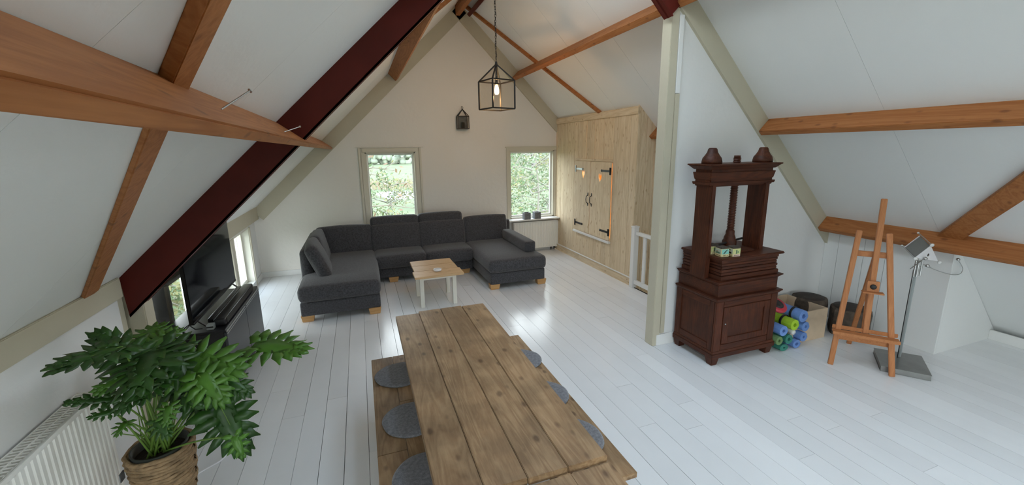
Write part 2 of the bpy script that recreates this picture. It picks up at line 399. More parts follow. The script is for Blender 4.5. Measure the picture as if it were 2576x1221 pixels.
def window(idx, x0, x1, z0, z1, y, s, frame_w=.05, parent=None, glass_in=None):
    """casing, sash, glass in a wall parallel to X; s=+1 when the room is on the -Y side"""
    w = sroot('window_%d' % idx, (0, y, 0)) if parent is None else parent
    c = MB(); cw, ct = .062, .018
    for a in ((x0-cw, x0, z0, z1), (x1, x1+cw, z0, z1), (x0-cw, x1+cw, z1, z1+cw)):
        c.box(a[0], a[1], y-ct*s, y, a[2], a[3])
    c.build('casing', 'cream', w, .004)
    l = MB()
    for a in ((x0, x0+.022, z0, z1), (x1-.022, x1, z0, z1), (x0, x1, z1-.022, z1), (x0, x1, z0, z0+.022)):
        l.box(a[0], a[1], y-.002*s, y+.16*s, a[2], a[3])
    l.build('window_lining', 'cream', w)
    f = MB(); g = glass_in or frame_w
    for a in ((x0+.02, x0+g, z0+.02, z1-.02), (x1-g, x1-.02, z0+.02, z1-.02), (x0+g, x1-g, z1-g, z1-.02), (x0+g, x1-g, z0+.02, z0+g)):
        f.box(a[0], a[1], y+.07*s, y+.125*s, a[2], a[3])
    f.build('window_frame', 'white_gloss', w, .004)
    B(x0+g-.01, x1-g+.01, y+.095*s, y+.101*s, z0+g-.01, z1-g+.01).build('pane', 'gls', w)
    return w
w1 = window(1, *WL, Y1, 1)
c = MB(); c.box(.0, .035, Y1-.03, Y1, .5, 2.03).box(.985, 1.02, Y1-.03, Y1, .5, 2.03); c.box(.06, .96, Y1-.035, Y1-.02, 1.955, 2.02)
c.build('side_casing', 'cream', w1, .004)
MB().tube([(-.04, Y1-.04, 2.035), (1.06, Y1-.04, 2.035)], .006, 8).build('curtain_rod', 'cream2', w1)
w2 = window(2, *WR, Y1, 1)
B(2.56, 3.70, Y1-.035, Y1, 2.0, 2.02).build('top_lip', 'cream', w2, .003)
B(2.55, 3.60, Y1-.19, Y1+.07, .635, .66).build('window_sill', 'white_gloss', w2, .006)
for k, w in enumerate(ADDED_WB):
    window(5+k, *w, Y0, -1)
for w in (WL, WR): portal('sky_portal', ((w[0]+w[1])/2, Y1+.2, (w[2]+w[3])/2), w[1]-w[0], w[3]-w[2], (0, -1, 0))
for w in ADDED_WB: portal('sky_portal', ((w[0]+w[1])/2, Y0-.2, (w[2]+w[3])/2), w[1]-w[0], w[3]-w[2], (0, 1, 0))

# ---- left wall: near part with radiator, far part with two low windows and an added third
LW = [(4.16, 5.13, .06, .90), (6.18, 7.02, .06, .90), (5.26, 6.06, .06, .90)]  # last one, hidden by the television, added for more light from the left
out = [(XW, 3.2, -.25), (XW, Y1, -.25), (XW, Y1, zl(XW)+.05), (XW, 3.2, zl(XW)+.05)]
def rect_yz(y0, y1, z0, z1, x): return [(x, y0, z0), (x, y1, z0), (x, y1, z1), (x, y0, z1)]
wl_o = struct(MB().plate([out]+[rect_yz(*w, XW) for w in LW], (-.25, 0, 0)).build('wall_left', 'white_wall'))
struct(B(-1.9, XK, Y0, 3.12, -.25, zl(XK)+.04).build('wall_left', 'white_wall'))
for k, (y0, y1, z0, z1) in enumerate(LW):
    w = sroot('window_%d' % (3, 4, 14)[k], (XW, 0, 0)); c = MB()
    for a in ((y0-.04, y0+.01, z0, z1), (y1-.01, y1+.045, z0-.05, z1)):
        c.box(XW-.01, XW+.018, a[0], a[1], a[2], a[3])
    c.build('casing', 'cream', w, .003); l = MB()
    for a in ((y0, y0+.02, z0, z1), (y1-.02, y1, z0, z1), (y0, y1, z1-.02, z1), (y0, y1, z0, z0+.02)):
        l.box(XW-.2, XW+.002, *a)
    l.build('window_lining', 'cream2', w); f = MB(); g = .07
    for a in ((y0+.02, y0+g, z0+.02, z1-.02), (y1-g, y1-.02, z0+.02, z1-.02), (y0+g, y1-g, z1-g, z1-.02), (y0+g, y1-g, z0+.02, z0+g)):
        f.box(XW-.15, XW-.09, *a)
    f.build('window_frame', 'cream2', w, .004)
    B(XW-.123, XW-.117, y0+g-.01, y1-g+.01, z0+g-.01, z1-g+.01).build('pane', 'gls', w)
    portal('sky_portal', (XW-.26, (y0+y1)/2, (z0+z1)/2), z1-z0, y1-y0, (1, 0, 0))
# wall plate beams under the roof, post
struct(B(XW, XW+.07, 3.3, Y1, .955, zl(XW+.07)+.01).build('trim_1', 'beige', None, .004))
struct(B(XK-.005, XK+.035, Y0, 3.12, 1.13, zl(XK)+.02).build('trim_2', 'beige', None, .004))
pst = thing('timber_post', 'short beige painted post under the foot of the red steel rafter', 'post', (-1.55, 3.22, 0))
B(-1.66, -1.475, 3.10, 3.19, 0, zl(-1.52)).build('shaft', 'beige', pst, .006)
B(-1.66, -1.385, 3.215, 3.34, 0, zl(-1.55)).build('shaft', 'beige', pst, .006)
struct(B(XW, XW+.015, 3.3, Y1, 0, .085).build('baseboard_left', 'white_gloss', None, .003))
struct(B(XW, 2.5, Y1-.015, Y1, 0, .085).build('baseboard_back', 'white_gloss', None, .003))
struct(B(2.5, 3.6, Y1-.015, Y1, 0, .085).build('baseboard_back_2', 'white_gloss', None, .003))

# ---- roof boards: panels between seams at equal Y
cl = sroot('ceiling')
seams = [Y1+.25, 6.43, 5.47, 4.52, 3.3, 2.2, 1.1, 0, -1.1, Y0-.25]
ADDED_SKYL = [('R', 3.6, 4.7, -1.1, 0), ('L', -.9, .2, -1.1, 0), ('L', .85, 1.50, 1.1, 2.2), ('R', 2.05, 2.60, 1.1, 2.2), ('L', 1.0, 1.45, 3.3, 4.52), ('L', .9, 1.6, 2.2, 3.3), ('R', 1.95, 2.42, 2.2, 3.3), ('R', 1.92, 2.3, 3.3, 4.52)]  # roof openings added out of view to light the floor from above
def roof_pieces(side, lo, hi, y0, y1):
    """x ranges left closed for a strip that starts at y0"""
    cuts = [k for k in ADDED_SKYL if k[0] == side and abs(k[3]-y0) < .01]
    if not cuts: return [(lo, hi)]
    c = cuts[0]; return [(lo, c[1]), (c[2], hi)]
for a, b_ in zip(seams[1:], seams):
    g = .0028 if a > 4 else .0009
    for side, lo, hi, zf, n_ in (('L', -1.68, AX, zl, NL), ('R', AX, 6.4, zr, NR)):
        for u0, u1 in roof_pieces(side, lo, hi, a, b_):
            p = [V((u0, a+g, zf(u0))), V((u1, a+g, zf(u1))), V((u1, b_-g, zf(u1))), V((u0, b_-g, zf(u0)))]
            MB().hexa(p, [q-n_*.12 for q in p]).build('panel', 'ceil', cl)
            p = [V((u0 if u0 > lo else u0-(.02 if side == 'L' else 0), a-.002, zf(u0 if u0 > lo else u0-(.02 if side == 'L' else 0))))-n_*.122, V((u1 if u1 < hi else u1+(.3 if side == 'R' else 0), a-.002, zf(u1 if u1 < hi else u1+(.3 if side == 'R' else 0))))-n_*.122]
            p = [p[0], p[1], p[1]+V((0, b_-a+.004, 0)), p[0]+V((0, b_-a+.004, 0))]
            MB().hexa(p, [q-n_*.05 for q in p]).build('roof_deck', 'dark', cl)
for k, (side, xa_, xb_, ya_, yb_) in enumerate(ADDED_SKYL):
    zf, n_ = (zl, NL) if side == 'L' else (zr, NR); xm_, ym_ = (xa_+xb_)/2, (ya_+yb_)/2
    sk = sroot('window_%d' % (8+k), (xm_, ym_, zf(xm_))); f = MB()  # added skylight, built as a window
    for (xa, ya), (xb, yb) in (((xa_+.03, ya_), (xa_+.03, yb_)), ((xb_-.03, ya_), (xb_-.03, yb_)), ((xa_, ya_+.03), (xb_, ya_+.03)), ((xa_, yb_-.03), (xb_, yb_-.03))):
        f.bar(V((xa, ya, zf(xa)))-n_*.1, V((xb, yb, zf(xb)))-n_*.1, .06, .1, n_)
    f.build('window_frame', 'white_gloss', sk)
    p = [V((xx, yy, zf(xx)))-n_*.1 for xx, yy in ((xa_, ya_), (xb_, ya_), (xb_, yb_), (xa_, yb_))]
    MB().hexa(p, [q-n_*.006 for q in p]).build('pane', 'gls', sk)
    portal('sky_portal', V((xm_, ym_, zf(xm_)))-n_*.19, (xb_-xa_)*1.41, yb_-ya_, n_)
ridge_cap = struct(MB().prism([(AX-.1, Y0, AZ+.28), (AX+.1, Y0, AZ+.28), (AX+.1, Y0, AZ+.1), (AX, Y0, AZ+.02), (AX-.1, Y0, AZ+.1)], (0, Y1-Y0, 0)).build('roof_ridge', 'dark'))

# ---- partition wall behind the press, right wing
XP = 2.68
z0p = zr(XP)-.05
out = [(XP+.04, PY, 0), (5.08, PY, 0), (6.15, PY, 0), (XP+.04, PY, zr(XP+.04))]
struct(MB().plate([out], (0, .12, 0)).build('wall_right', 'white_wall'))
# painted post at the end of the partition
post = thing('painted_post', 'tall beige painted post at the end of the partition, beside the stair', 'post', (2.73, 3.28, 0))
B(2.655, 2.74, PY-.015, PY+.105, 0, 3.19).build('shaft', 'beige', post, .004)
B(2.742, 2.79, PY-.02, PY+.02, .13, 2.46).build('trim_board', 'beige', post, .003)
B(2.742, 2.79, PY-.02, PY+.02, 2.462, 3.12).build('upper_board', 'white_wall', post, .003)
struct(B(2.70, 5.0, PY-.022, PY, 0, .115).build('baseboard_right', 'white_gloss', None, .004))
# painted rafters: against gable and against partition
def rafter_on_wall(name, pts_x, side, y, d, th, idx=None, mat='beige'):
    x0, x1 = pts_x; zf = zl if side == 'L' else zr; n_ = NL if side == 'L' else NR
    a, b_ = V((x0, y, zf(x0))), V((x1, y, zf(x1)))
    return MB().prism([a, b_, b_+n_*d, a+n_*d], (0, -th, 0)).build(name, mat, None, .003)
def rafter_thing(label, xs, side, y, d, th):
    o = rafter_on_wall('painted_rafter', xs, side, y, d, th); return tag(o, label, 'rafter')
rafter_thing('beige painted rafter on the back gable, left of the ridge', (XW, AX-.02), 'L', Y1, .20, .045)
rafter_thing('beige painted rafter on the back gable, between ridge and pine closet', (AX+.02, 3.95), 'R', Y1, .19, .045)
rafter_thing('beige painted rafter on the partition wall beside the wooden press', (2.80, 5.25), 'R', PY, .17, .03)

# ---- knee wall box in the right wing
kw = sroot('wall_knee', (5.05, 2.6, 0))
y = 2.10; ws_ = [.25, .27, .20, .26, .17]
while y < PY-.01 and ws_:
    w_ = ws_.pop(0); y1 = min(PY, y+w_)
    B(5.045+random.uniform(-.003, .003), 5.07, y+.0015, y1-.0025, 0, zr(5.07)-.02).build('panel', 'ceil', kw); y = y1
B(5.06, 5.09, 2.11, PY, 0, 1.05).build('backing', 'dark', kw)
MB().prism([(5.07, 2.10, 0), (6.14, 2.10, 0), (5.07, 2.10, zr(5.07))], (0, .03, 0)).build('side_panel', 'ceil', kw)
struct(MB().bar((5.985, Y0, .05), (5.985, 2.1, .05), .03, .10).build('baseboard_eave', 'white_gloss', None, .004))
struct(B(6.13, 6.4, Y0, PY, -.25, .1).build('wall_eave', 'white_wall'))

# ================================================================== TIMBER AND STEEL
def purlin(name, label, side, xt, y0, y1, depth=.185, wid=.075, mat='beamY', dx0=0, dz0=0):
    """joist set square to the roof; xt = x of its upslope top corner on the roof"""
    zf, n_ = (zl, NL) if side == 'L' else (zr, NR); t = V((-1, 0, -LS)).normalized() if side == 'L' else V((1, 0, -1)).normalized()
    P = V((xt, 0, zf(xt)))-n_*.01; a = [P, P+n_*depth, P+n_*depth+t*wid, P+t*wid]
    q0 = [V((p.x+dx0, y0, p.z+dz0)) for p in a]; q1 = [V((p.x, y1, p.z)) for p in a]
    o = MB().hexa(q0, q1).build(name, mat, None, .005); return tag(o, label, 'beam')
sec = [(-.4655, 2.208), (-.27, 2.066), (-.302, 2.036), (-.50, 2.178)]
o = MB().hexa([V((a+.045, Y0, b_+.013)) for a, b_ in sec], [V((a-.10, Y1-.045, b_-.03)) for a, b_ in sec]).build('purlin', 'beamY', None, .006)
tag(o, 'thick pine purlin running along the left roof slope, under the red steel rafter', 'beam')
purlin('purlin', 'pine purlin high on the left slope, its end against the gable near the ridge', 'L', .61, Y0, Y1-.045, .17, .07)
purlin('purlin', 'pine purlin high on the right slope, ending behind the hanging lantern', 'R', 2.81, Y0, Y1-.045, .19, .065, 'beamY')
purlin('purlin', 'pine purlin above the wooden press, running right along the wing roof', 'R', 3.90, Y0, PY-.03, .18, .06)
purlin('purlin', 'stub of pine purlin end sticking out of the pine closet side above the stair', 'R', 3.90, 4.5, 4.95, .18, .06)
purlin('purlin', 'low pine purlin behind the easel and the steel lamp', 'R', 4.96, Y0, PY-.03, .185, .06)
o = B(AX-.06, AX+.015, 3.3, Y1, 4.165, AZ+.03).build('ridge_beam', 'beamY', None, .005); tag(o, 'pine ridge beam end at the very top of the back gable', 'beam')
B_ = B(AX-.06, AX+.015, Y0, 3.1, 4.165, AZ-.02).build('ridge_beam', 'beamY', None, .005); tag(B_, 'pine ridge beam overhead in front of the steel frame', 'beam')
purlin('batten', 'short dark red batten crossing the thin brace near the ridge', 'R', 1.93, 3.3, 7.25, .10, .06, 'steel_red')
def brace(label, side, p0, p1, w_=.09, h_=.07, mat='beamX', name='wind_brace'):
    zf, n_ = (zl, NL) if side == 'L' else (zr, NR)
    a = V((p0[0], p0[1], zf(p0[0])))+n_*h_/2; b_ = V((p1[0], p1[1], zf(p1[0])))+n_*h_/2
    o = MB().bar(a, b_, w_, h_, n_).build(name, mat, None, .003); return tag(o, label, 'brace')
brace('diagonal pine brace on the left slope below the thick purlin, down to the radiator wall', 'L', (-1.46, 2.84), (-.50, 1.52), .095, .02)
brace('diagonal pine brace above the thick left purlin, at the top edge of the view', 'L', (-.53, 1.52), (.75, -.1), .085, .04)
brace('thin diagonal brace behind the red steel on the left slope, above the sofa', 'L', (-.32, 4.09), (1.55, 5.93), .05, .045)
brace('thin diagonal brace on the right slope from the ridge down to the pine closet', 'R', (1.83, 7.26), (3.75, 5.78), .05, .045)
brace('diagonal pine brace on the right wing roof, at the right edge of the view', 'R', (5.12, 2.28), (3.95, 1.03), .14, .05)
# steel portal frame
def channel(label, side, xa, xb, y, depth, off=.0):
    zf, n_ = (zl, NL) if side == 'L' else (zr, NR)
    a, b_ = V((xa, y, zf(xa)))+n_*off, V((xb, y, zf(xb)))+n_*off
    t = thing('steel_rafter', label, 'beam', (xa, y, zf(xa)))
    if side == 'L': a2 = V((xa, y, zf(xa)-.275))
    else: a2 = a+n_*depth
    MB().prism([a, b_, b_+n_*depth, a2], (0, .012, 0)).build('web', 'steel_red', t, .002)
    MB().prism([a2, b_+n_*depth, b_+n_*(depth-.012), a2+V((0, 0, .014))], (0, .09, 0)).build('flange', 'steel_red', t, .002)
    MB().prism([a, b_, b_+n_*.012, a+n_*.012], (0, .09, 0)).build('flange', 'steel_red', t, .002)
    return t
channel('dark red steel rafter crossing the left roof slope from the beige post to the ridge', 'L', -1.455, AX-.05, 3.19, .195, -.02)
t = thing('steel_rafter', 'dark red steel rafter coming down from the ridge onto the painted post', 'beam', (2.72, 3.18, 3.4))
for nm, y0, y1, d0, d1 in (('web', 3.195, 3.21, -.01, .335), ('flange', 3.15, 3.255, .325, .335), ('flange', 3.15, 3.255, .0, .012)):
    a, b_ = V((2.84, y0, zr(2.84))), V((AX+.05, y0, zr(AX+.05)))
    a0, a1 = a+NR*d0, a+NR*d1; kx = 2.655
    MB().prism([V((2.84-d0*.7, y0, zr(2.84)-d0*.7)), b_+NR*d0, b_+NR*d1, V((2.84-d1*.7, y0, zr(2.84)-d1*.7))], (0, y1-y0, 0)).build(nm, 'steel_red', t, .002)

# nails in the big purlin
for k, (p, q, lb) in enumerate((((-.30, 1.22, 2.10), (-.245, 1.27, 2.15), 'long bent nail in the upper face of the thick left purlin'), ((-.33, 2.35, 2.09), (-.27, 2.45, 2.12), 'thin nail in the thick left purlin close to the red steel'))):
    t = MB().tube([p, q], .0022, 6).tube([V(q), V(q)+(V(q)-V(p)).normalized()*.002], .006, 8).build('nail', 'chrome'); tag(t, lb, 'nail')

# ================================================================== PINE CLOSET AND STAIR
CX, CY = 3.60, 4.92
cb = thing('pine_closet', 'floor-to-roof pale pine plank closet in the back right corner beside the window', 'closet', (CX, CY, 0))
DY0, DY1, DYM, DZ0, DZ1 = 5.49, 6.60, 6.10, .55, 1.765
y = CY; k = 0
yy = [CY]
while y < Y1-.06:
    y += random.choice((.135, .145, .14, .13)); yy.append(min(y, Y1-.012))
if yy[-1] < Y1-.012: yy[-1] = Y1-.012
for a, b_ in zip(yy, yy[1:]):
    g = random.choice((.0012, .0016, .0022, .0035)); dx = random.uniform(-.003, .0015)
    segs = [(-.03, zr(CX)-.02)]
    if b_ > DY0+.005 and a < DY1-.005:
        segs = [(-.03, DZ0), (DZ1, zr(CX)-.02)]
        if a < DY0: B(CX+dx, CX+.02, a+g, DY0, DZ0, DZ1).build('plank', 'pineZ', cb)
        if b_ > DY1: B(CX+dx, CX+.02, DY1, b_-g, DZ0, DZ1).build('plank', 'pineZ', cb)
    for z0, z1 in segs: B(CX+dx, CX+.02, a+g, b_-g, z0, z1).build('plank', 'pineZ', cb)
x = CX+.001
while x < 5.3:
    x1 = min(x+.14, 5.4); g = random.choice((.0015, .003))
    p = [(x+g, CY-.02, -1.2), (x1-g, CY-.02, -1.2), (x1-g, CY-.02, zr(x1)-.005), (x+g, CY-.02, zr(x)-.005)]
    MB().prism(p, (0, .02, 0)).build('plank', 'pineZ', cb); x = x1
B(CX-.012, CX+.03, CY-.03, CY+.008, 0, zr(CX)-.06).build('corner_strip', 'pineZ', cb, .003)
B(CX-.022, CX-.001, CY-.03, Y1-.012, zr(CX)-.125, zr(CX)-.03).build('top_board', 'pineY', cb, .004)
B(CX-.018, CX-.001, CY-.03, Y1-.012, 0, .115).build('skirting', 'pineY', cb, .003)
B(CX-.03, CX-.001, CY-.03, Y1-.012, .115, .125).build('skirting_cap', 'white_gloss', cb, .002)
B(CX-.03, CX-.001, DY0-.01, DY1+.02, DZ1+.005, DZ1+.04).build('top_rail', 'pineY', cb, .003)
B(CX-.045, CX-.001, DY0-.02, DY1+.04, DZ0-.045, DZ0-.008).build('bottom_rail', 'white_gloss', cb, .004)
# inside of the closet
for a in ((DY0-.01, DY0+.03, DZ0-.02, DZ1+.02), (DY1-.03, DY1+.01, DZ0-.02, DZ1+.02), (DYM-.025, DYM+.025, DZ0, DZ1), (DY0, DY1, DZ1-.02, DZ1+.02), (DY0, DY1, DZ0-.02, DZ0+.02)):
    B(CX+.0205, CX+.045, *a).build('gap_light_block', 'pineZ', cb)  # strips added behind the door gaps to stop closet light leaking out
B(CX+.04, 5.2, CY+.02, CY+.04, 0, 1.0).build('inner_panel', 'pineZ', cb)
B(CX+.75, CX+.77, CY+.03, Y1-.02, 0, zr(CX+.77)-.02).build('inner_panel', 'heart_glow', cb)  # back panel coloured amber so the hearts look warmly lit
def heart(cy, cz, w, h, x, n=22):
    pts = []
    for i in range(n):
        t = 2*math.pi*i/n; px_ = math.sin(t)**3; pz = (13*math.cos(t)-5*math.cos(2*t)-2*math.cos(3*t)-math.cos(4*t))/16.5
        pts.append((x, cy+px_*w/2, cz+pz*h/2+h*.05))
    return pts
def cdoor(y0, y1, hy, hz, hinge_y, sgn, top_mat):
    d = MB().plate([[(CX-.022, y0+.003, DZ0), (CX-.022, y1-.003, DZ0), (CX-.022, y1-.003, DZ1), (CX-.022, y0+.003, DZ1)], heart(hy, hz, .095, .17, CX-.022)], (.02, 0, 0)).build('door', 'pineZ', cb)
    for zz, mt, ln in ((DZ1-.135, top_mat, .24), (DZ0+.13, 'black_iron', .24)):
        h = MB(); h.box(CX-.028, CX-.022, *sorted((hinge_y, hinge_y+sgn*ln)), zz-.016, zz+.016)
        h.box(CX-.03, CX-.022, *sorted((hinge_y-sgn*.028, hinge_y)), zz-.055, zz+.055)
        h.lathe((CX-.028, hinge_y+sgn*ln, zz), [(0, 0), (.02, 0), (.02, .006), (0, .006)], 12, (1, 0, 0))
        h.tube([(CX-.03, hinge_y, zz-.055), (CX-.03, hinge_y, zz+.055)], .008, 8)
        hb = h.build('hinge', mt, d)
        if mt == 'galv': hb['label'] = 'bare galvanised strap hinge'
    hy_ = y0+.055 if sgn < 0 else y1-.055
    zc = 1.135
    g = MB().tube([(CX-.022, hy_, zc+.075), (CX-.035, hy_, zc+.065), (CX-.055, hy_, zc+.045), (CX-.06, hy_, zc), (CX-.055, hy_, zc-.045), (CX-.035, hy_, zc-.065), (CX-.022, hy_, zc-.075)], .006, 8)
    g.box(CX-.027, CX-.022, hy_-.011, hy_+.011, zc+.06, zc+.11).box(CX-.027, CX-.022, hy_-.011, hy_+.011, zc-.11, zc-.06)
    g.build('handle', 'black_iron', d)
    return d
# far leaf (left in the view) and near leaf
cdoor(DYM+.004, DY1-.004, 6.33, 1.545, DY1-.02, -1, 'galv')
cdoor(DY0+.004, DYM-.004, 5.80, 1.515, DY0+.02, 1, 'black_iron')
l = bpy.data.lights.new('closet_lamp', 'POINT'); l.energy = 7; l.color = (1, .62, .25); l.shadow_soft_size = .06
lo = bpy.data.objects.new('closet_lamp', l); COL.objects.link(lo); lo.location = (CX+.35, 6.05, 2.1)

# stairwell below the floor
sw = sroot('wall_stairwell', (4.3, 4.1, -1))
B(3.585, 3.60, 3.35, CY, -2.5, -.03).build('side', 'white_wall', sw); B(5.0, 5.02, 3.35, CY, -2.5, 1.1).build('side', 'white_wall', sw)
B(3.6, 5.0, PY+.125, PY+.14, -2.5, 0).build('side', 'white_wall', sw); B(3.6, 5.0, 3.35, CY, -2.5, -2.45).build('bottom', 'coffeeX', sw)
st = thing('staircase', 'pale wooden stair going down behind the white balustrade', 'stairs', (4.3, 4.1, -.2))
for k in range(5): B(3.62+k*.22, 3.86+k*.22, 3.5, CY-.04, -.20-k*.19, -.165-k*.19).build('tread', 'pineX', st, .004)
rl = thing('balustrade', 'white painted balustrade with newel post at the corner of the pine closet', 'railing', (CX, 4.8, 0))
B(3.545, 3.625, 4.80, 4.875, 0, .88).build('newel_post', 'white_gloss', rl, .004)
B(3.538, 3.632, 4.793, 4.882, .88, .90).build('post_cap', 'white_gloss', rl, .006)
B(3.565, 3.615, 3.36, 4.80, .775, .825).build('handrail', 'white_gloss', rl, .008)
B(3.57, 3.61, 3.36, 4.80, .06, .12).build('bottom_rail', 'white_gloss', rl, .004)
y = 4.62
while y > 3.45:
    B(3.58, 3.605, y-.028, y+.028, .12, .775).build('baluster', 'white_gloss', rl, .003); y -= .155

# ================================================================== RADIATORS
def radiator(name, label, axis, base, length, z0, z1, depth, front, pitch, slats=False):
    """base = start point on the wall side; axis 'X' or 'Y'; front = sign of the outward direction"""
    t = thing(name, label, 'radiator', base); bx, by, _ = base
    def P(u, d, z): return (bx+u, by+d*front, z) if axis == 'X' else (bx+d*front, by+u, z)
    prof = []; u = .01
    while u < length-.01:
        prof += [(u, depth-.006), (u+pitch*.35, depth-.006), (u+pitch*.5, depth), (u+pitch*.85, depth)]; u += pitch
    mb = MB(); vs = []
    for z in (z0+.02, z1-.02):
        for u, d in prof: vs.append(P(u, d, z))
    n = len(prof); mb.add(vs, [(i, i+1, n+i+1, n+i) for i in range(n-1)])
    for a in ((0, length, 0, z0, z0+.022), (0, length, 0, z1-.022, z1)):
        p = [P(a[0], depth-.012, a[3]), P(a[1], depth-.012, a[3]), P(a[1], depth-.002, a[3]), P(a[0], depth-.002, a[3])]
        q = [P(a[0], depth-.012, a[4]), P(a[1], depth-.012, a[4]), P(a[1], depth-.002, a[4]), P(a[0], depth-.002, a[4])]
        mb.hexa(p, q)
    p = [P(0, depth-.02, z0), P(length, depth-.02, z0), P(length, depth-.01, z0), P(0, depth-.01, z0)]; mb.hexa(p, [(a, b_, z1-.001) for a, b_, _ in p])
    mb.build('front_panel', 'rad', t)
    mb = MB(); p = [P(0, .015, z0), P(length, .015, z0), P(length, .025, z0), P(0, .025, z0)]; mb.hexa(p, [(a, b_, z1-.03) for a, b_, _ in p]); mb.build('back_panel', 'rad', t)
    for u0, u1 in ((0, .012), (length-.012, length)):
        mb = MB(); p = [P(u0, .01, z0+.01), P(u1, .01, z0+.01), P(u1, depth-.01, z0+.01), P(u0, depth-.01, z0+.01)]; mb.hexa(p, [(a, b_, z1) for a, b_, _ in p]); mb.build('side_panel', 'rad', t, .003)
    mb = MB(); u = .012; sp = .022 if slats else .03
    while u < length-.02:
        p = [P(u, .012, z1-.012), P(u+.008, .012, z1-.012), P(u+.008, depth-.012, z1-.012), P(u, depth-.012, z1-.012)]; mb.hexa(p, [(a, b_, z1-.001) for a, b_, _ in p]); u += sp
    for d in (.012, depth*.5, depth-.016):
        p = [P(0, d, z1-.014), P(length, d, z1-.014), P(length, d+.006, z1-.014), P(0, d+.006, z1-.014)]; mb.hexa(p, [(a, b_, z1) for a, b_, _ in p])
    g = mb.build('top_grille', 'rad', t); g['kind'] = 'stuff'
    return t
ra = radiator('radiator', 'white ribbed radiator under the right window sill', 'X', (2.66, Y1-.02, 0), .93, .07, .60, .10, -1, .0333)
for u in (3.47, 3.54): MB().tube([(u, Y1-.07, .08), (u, Y1-.07, .06), (u, Y1-.07, .0601), (u, Y1-.07, .035), (u, Y1-.07, .0349), (u, Y1-.07, 0)], [.009, .009, .016, .016, .009, .009], 10).build('pipe', 'black_iron', ra)
MB().cyl((3.59, Y1-.07, .545), (3.64, Y1-.07, .545), .022, 12).build('thermostat_knob', 'white_plastic', ra)
rb = radiator('radiator', 'long white ribbed radiator with open top grille on the left wall by the plant', 'Y', (XK+.005, .4, 0), 2.17, .12, .80, .115, 1, .0333, True)

# ================================================================== SOFA
so = thing('sofa', 'large U-shaped charcoal fabric sofa with two chaises and light oak feet', 'sofa', (.85, 6.2, 0))
def cush(name, c, size, rad, puff, rot=None, mat='sofa', parent=so, n=9, puffax=(1, 1, 1)):
    return MB().rbox(c, size, rad, puff, n, rot, True, puffax).build(name, mat, parent, 0)
def RX(a): return Matrix.Rotation(R(a), 3, 'X')
def RY(a): return Matrix.Rotation(R(a), 3, 'Y')
def RZ_(a): return Matrix.Rotation(R(a), 3, 'Z')
# bases
cush('base', (-.335, 6.10, .165), (.90, 1.86, .17), .02, .003)
cush('base', (.86, 6.70, .165), (1.50, .62, .17), .02, .003)
cush('base', (2.05, 6.25, .165), (.84, 1.60, .17), .02, .003)
# seats
cush('seat_cushion', (-.335, 6.03, .345), (.93, 1.78, .20), .065, .012)
cush('seat_cushion', (.49, 6.60, .345), (.745, .62, .20), .05, .012)
cush('seat_cushion', (1.235, 6.60, .345), (.745, .62, .20), .05, .012)
cush('seat_cushion', (2.05, 6.20, .345), (.885, 1.56, .20), .06, .012)
# back frames and back cushions
cush('back_frame', (.90, 7.12, .42), (3.2, .14, .62), .04, 0)
cush('back_frame', (-.745, 6.40, .43), (.13, 1.35, .66), .05, 0, RX(0))
cush('back_cushion', (-.30, 6.93, .615), (.80, .18, .44), .035, .018, RX(-9))
cush('back_cushion', (.47, 6.90, .60), (.75, .18, .43), .03, .018, RX(-12))
cush('back_cushion', (1.22, 6.90, .60), (.75, .18, .43), .03, .018, RX(-12))
cush('back_cushion', (1.99, 6.92, .625), (.74, .18, .45), .03, .018, RX(-10))
cush('headrest', (.47, 6.99, .85), (.745, .17, .18), .05, .01, RX(-6))
cush('headrest', (1.215, 6.99, .86), (.735, .17, .18), .05, .01, RX(-6))
cush('back_cushion', (-.63, 6.50, .62), (.15, .66, .44), .04, .02, RY(-12))
cush('armrest', (2.33, 6.22, .535), (.17, 1.10, .16), .025, .004, None)
for p in ((-.72, 5.25), (.04, 5.21), (.36, 6.44), (1.50, 6.48), (1.70, 5.52), (2.42, 5.50), (-.7, 6.98), (2.4, 6.98)):
    a = [(p[0]+dx, p[1]+dy, 0) for dx, dy in ((-.06, -.045), (.06, -.045), (.06, .045), (-.06, .045))]
    b_ = [(p[0]+dx*1.25, p[1]+dy*1.2, .082) for dx, dy in ((-.06, -.045), (.06, -.045), (.06, .045), (-.06, .045))]
    MB().hexa(a, b_).build('leg', 'oakleg', so, .004)
t = MB().rbox((-.60, 5.86, .615), (.15, .66, .46), .045, .03, 9, RZ_(4) @ RY(-22)).build('cushion', 'sofa'); tag(t, 'loose charcoal cushion leaning at the front of the left sofa chaise', 'cushion')

# ================================================================== COFFEE TABLE
ct = thing('coffee_table', 'small coffee table with oak plank top and white legs in front of the sofa', 'coffee table', (.83, 5.4, 0))
CZ = .455
for k, (x0, x1, y0, y1) in enumerate(((.555, 1.12, 5.54, 5.80), (.555, 1.125, 5.275, 5.535), (.53, 1.145, 5.01, 5.27))):
    B(x0+(0, .0, .0)[k], x1, y0, y1, CZ-.028, CZ).build('plank', 'coffeeX', ct, .003)
for x, y in ((.625, 5.17), (1.045, 5.17), (.625, 5.62), (1.045, 5.62)):
    a = [(x+dx, y+dy, 0) for dx, dy in ((-.025, -.025), (.025, -.025), (.025, .025), (-.025, .025))]; MB().hexa(a, [(p[0], p[1], CZ-.028) for p in a]).build('leg', 'cream2', ct, .003)
B(.64, 1.03, 5.15, 5.19, CZ-.09, CZ-.028).build('apron', 'cream2', ct); B(.64, 1.03, 5.60, 5.64, CZ-.09, CZ-.028).build('apron', 'cream2', ct)
ds = thing('glass_dish', 'small round glass dish on the coffee table', 'dish', (.84, 5.20, CZ))
